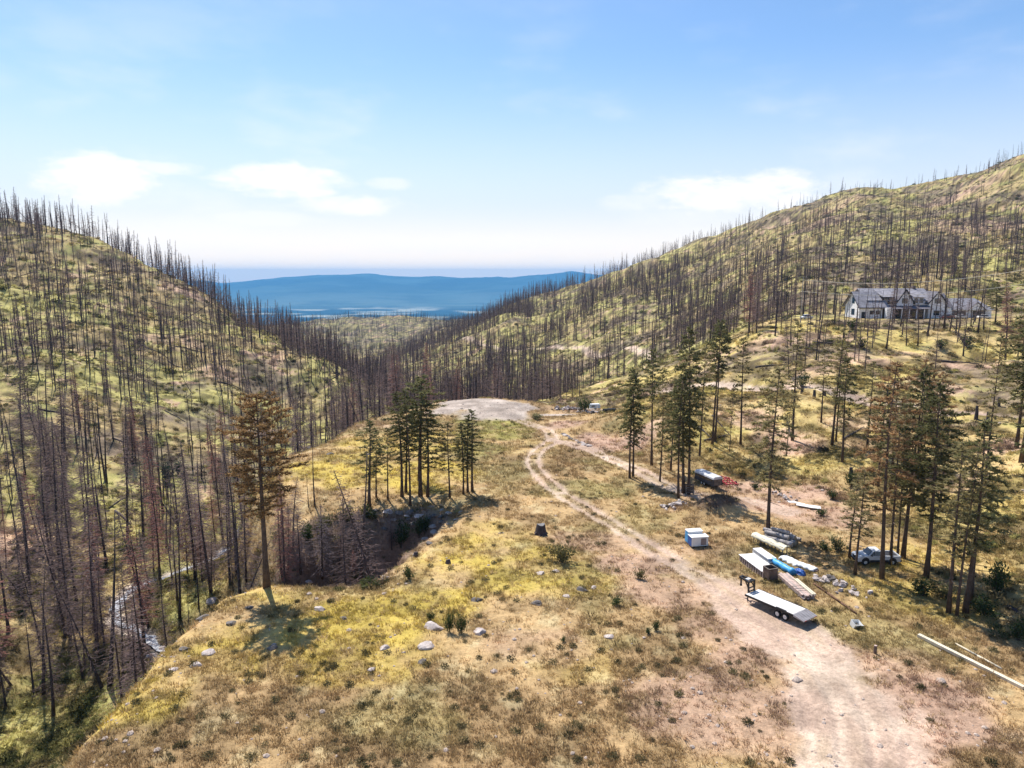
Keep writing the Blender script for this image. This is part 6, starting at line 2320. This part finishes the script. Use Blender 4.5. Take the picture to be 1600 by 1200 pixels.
COVER = bpy.data.collections.new('cover_sources')
for k, me in enumerate([tuft_mesh(1, 22, .34, .22, .05), tuft_mesh(2, 16, .42, .16, .045), tuft_mesh(3, 26, .22, .34, .06), bush_mesh(4, 70, .12), bush_mesh(5, 110, .11), None]):
    if me is None:
        me = rock_mesh(950, .6, 1, 5)
        me.materials.append(plain('small_stone', (.46, .37, .31), .95, var=.3, scale=2))
    o = bpy.data.objects.new('cover_%02d' % k, me)
    COVER.objects.link(o)


def instancer(name, pts, idx, scl, rot, tint):
    me_ = bpy.data.meshes.new(name)
    n_ = len(pts)
    me_.vertices.add(n_)
    me_.vertices.foreach_set('co', np.ascontiguousarray(pts, np.float32).ravel())
    for nm, ty, arr in (('pick', 'INT', idx.astype(np.int32)), ('size', 'FLOAT', scl.astype(np.float32)), ('turn', 'FLOAT', rot.astype(np.float32))):
        at_ = me_.attributes.new(nm, ty, 'POINT')
        at_.data.foreach_set('value', arr)
    at_ = me_.attributes.new('tint', 'FLOAT_COLOR', 'POINT')
    at_.data.foreach_set('color', np.concatenate([tint, np.ones((n_, 1))], 1).astype(np.float32).ravel())
    o_ = link(name, me_)
    o_['kind'] = 'stuff'
    g_ = bpy.data.node_groups.new(name, 'GeometryNodeTree')
    g_.interface.new_socket('Geometry', in_out='INPUT', socket_type='NodeSocketGeometry')
    g_.interface.new_socket('Geometry', in_out='OUTPUT', socket_type='NodeSocketGeometry')
    gi, go = g_.nodes.new('NodeGroupInput'), g_.nodes.new('NodeGroupOutput')
    ci = g_.nodes.new('GeometryNodeCollectionInfo')
    ci.inputs['Collection'].default_value = COVER
    ci.inputs['Separate Children'].default_value = True
    ci.inputs['Reset Children'].default_value = True
    iop = g_.nodes.new('GeometryNodeInstanceOnPoints')
    iop.inputs['Pick Instance'].default_value = True

    def named(nm, ty):
        a_ = g_.nodes.new('GeometryNodeInputNamedAttribute')
        a_.data_type = ty
        a_.inputs['Name'].default_value = nm
        return a_.outputs['Attribute']
    cb = g_.nodes.new('ShaderNodeCombineXYZ')
    g_.links.new(named('turn', 'FLOAT'), cb.inputs[2])
    g_.links.new(gi.outputs[0], iop.inputs['Points'])
    g_.links.new(ci.outputs[0], iop.inputs['Instance'])
    g_.links.new(named('pick', 'INT'), iop.inputs['Instance Index'])
    g_.links.new(cb.outputs[0], iop.inputs['Rotation'])
    g_.links.new(named('size', 'FLOAT'), iop.inputs['Scale'])
    g_.links.new(iop.outputs[0], go.inputs[0])
    o_.modifiers.new('scatter', 'NODES').node_group = g_
    return o_


def cover_points(n, y0, y1, smax=.88):
    L0, L1 = math.log(y0 + W0), math.log(y1 + W0)
    w_ = np.exp(nrng.uniform(L0, L1, n))
    y_ = w_ - W0
    x_ = nrng.uniform(-smax, smax, n) * (y_ + 4)
    return x_, y_


# --- grass on and around the bench
x, y = cover_points(150000, 33, 190)
z = ground(x, y)
rgb, rm, gm, bd = land_colour(x, y, z)
keep = (rm < .25 + .2 * nrng.random(len(x))) & (gm < .4)
pinkish = (rgb[:, 0] - rgb[:, 1]) > .115
keep &= ~(pinkish & (nrng.random(len(x)) < .72))
clump = fbm(x / 1.3, y / 1.3, 2, 501)
keep &= nrng.random(len(x)) < (.35 + .9 * sstep(clump, .35, .65))
keep &= bd > -40
x, y, z, rgb = x[keep], y[keep], z[keep], rgb[keep]
n_ = len(x)
pick = nrng.choice([0, 1, 2], n_, p=[.45, .25, .30])
size = nrng.lognormal(-.05, .32, n_) * (.75 + .25 * sstep(y, 50, 140) * 2)
tint = rgb * nrng.uniform(.85, 1.6, (n_, 1))
straw = nrng.random(n_) < .25
tint[straw] = np.array((.54, .40, .21)) * nrng.uniform(.8, 1.2, (straw.sum(), 1))
weed = nrng.random(n_) < .02
tint[weed] = np.array((.12, .105, .05)) * nrng.uniform(.6, 1.4, (weed.sum(), 1))
pick[weed] = nrng.choice([3, 4], weed.sum())
size[weed] = nrng.uniform(.25, .75, weed.sum())
instancer('grass', np.stack([x, y, z], 1), pick, size, nrng.uniform(0, 6.28, n_), tint)
print('grass', n_)

# --- scrub on the burnt slopes
x, y = cover_points(170000, 55, 800)
z = ground(x, y)
rgb, rm, gm, bd = land_colour(x, y, z)
clump = fbm(x / 6, y / 6, 3, 511)
keep = (bd < 1) & (rm < .3) & (gm < .3) & (nrng.random(len(x)) < .12 + .9 * sstep(clump, .42, .66)) & (poly_sdf(x, y, TERRACE) < -2)
pinkish = (rgb[:, 0] - rgb[:, 1]) > .11
keep &= ~(pinkish & (nrng.random(len(x)) < .8))
x, y, z, rgb = x[keep], y[keep], z[keep], rgb[keep]
n_ = len(x)
pick = nrng.choice([0, 1, 2, 3, 4], n_, p=[.2, .15, .2, .25, .2])
size = nrng.lognormal(.15, .4, n_) * (.75 + .95 * sstep(y, 90, 420))
size = np.where(pick >= 3, size * .75, size * 1.3)
tint = rgb * nrng.uniform(.75, 1.6, (n_, 1))
gr = nrng.random(n_) < np.where((x > 5) & (y < 240), .10, .28)
tint[gr] = np.array((.085, .095, .035)) * nrng.uniform(.6, 1.5, (gr.sum(), 1))
dk = nrng.random(n_) < .09
tint[dk] = np.array((.060, .062, .036)) * nrng.uniform(.6, 1.4, (dk.sum(), 1))
yl = nrng.random(n_) < .16
tint[yl] = np.array((.36, .32, .115)) * nrng.uniform(.8, 1.3, (yl.sum(), 1))
instancer('scrub_undergrowth', np.stack([x, y, z - .05], 1), pick, size, nrng.uniform(0, 6.28, n_), tint)
print('scrub', n_)

# --- loose stones
x, y = cover_points(14000, 34, 200)
z = ground(x, y)
rgb, rm, gm, bd = land_colour(x, y, z)
pinkish = (rgb[:, 0] - rgb[:, 1]) > .11
cd, _ = seg_dist(x, y, CREEK)
keep = (nrng.random(len(x)) < .04 + .22 * pinkish + .5 * (gm > .4) + .3 * ((bd > 0) & (bd < 4) & (x < 0))) | (cd < 3.2)
x, y, z = x[keep], y[keep], z[keep]
n_ = len(x)
instancer('loose_stones', np.stack([x, y, z], 1), np.full(n_, 5), nrng.lognormal(-2.25, .5, n_).clip(.04, .5) * (1 + .6 * (gm[keep] > .4)), nrng.uniform(0, 6.28, n_), np.ones((n_, 3)) * .4)
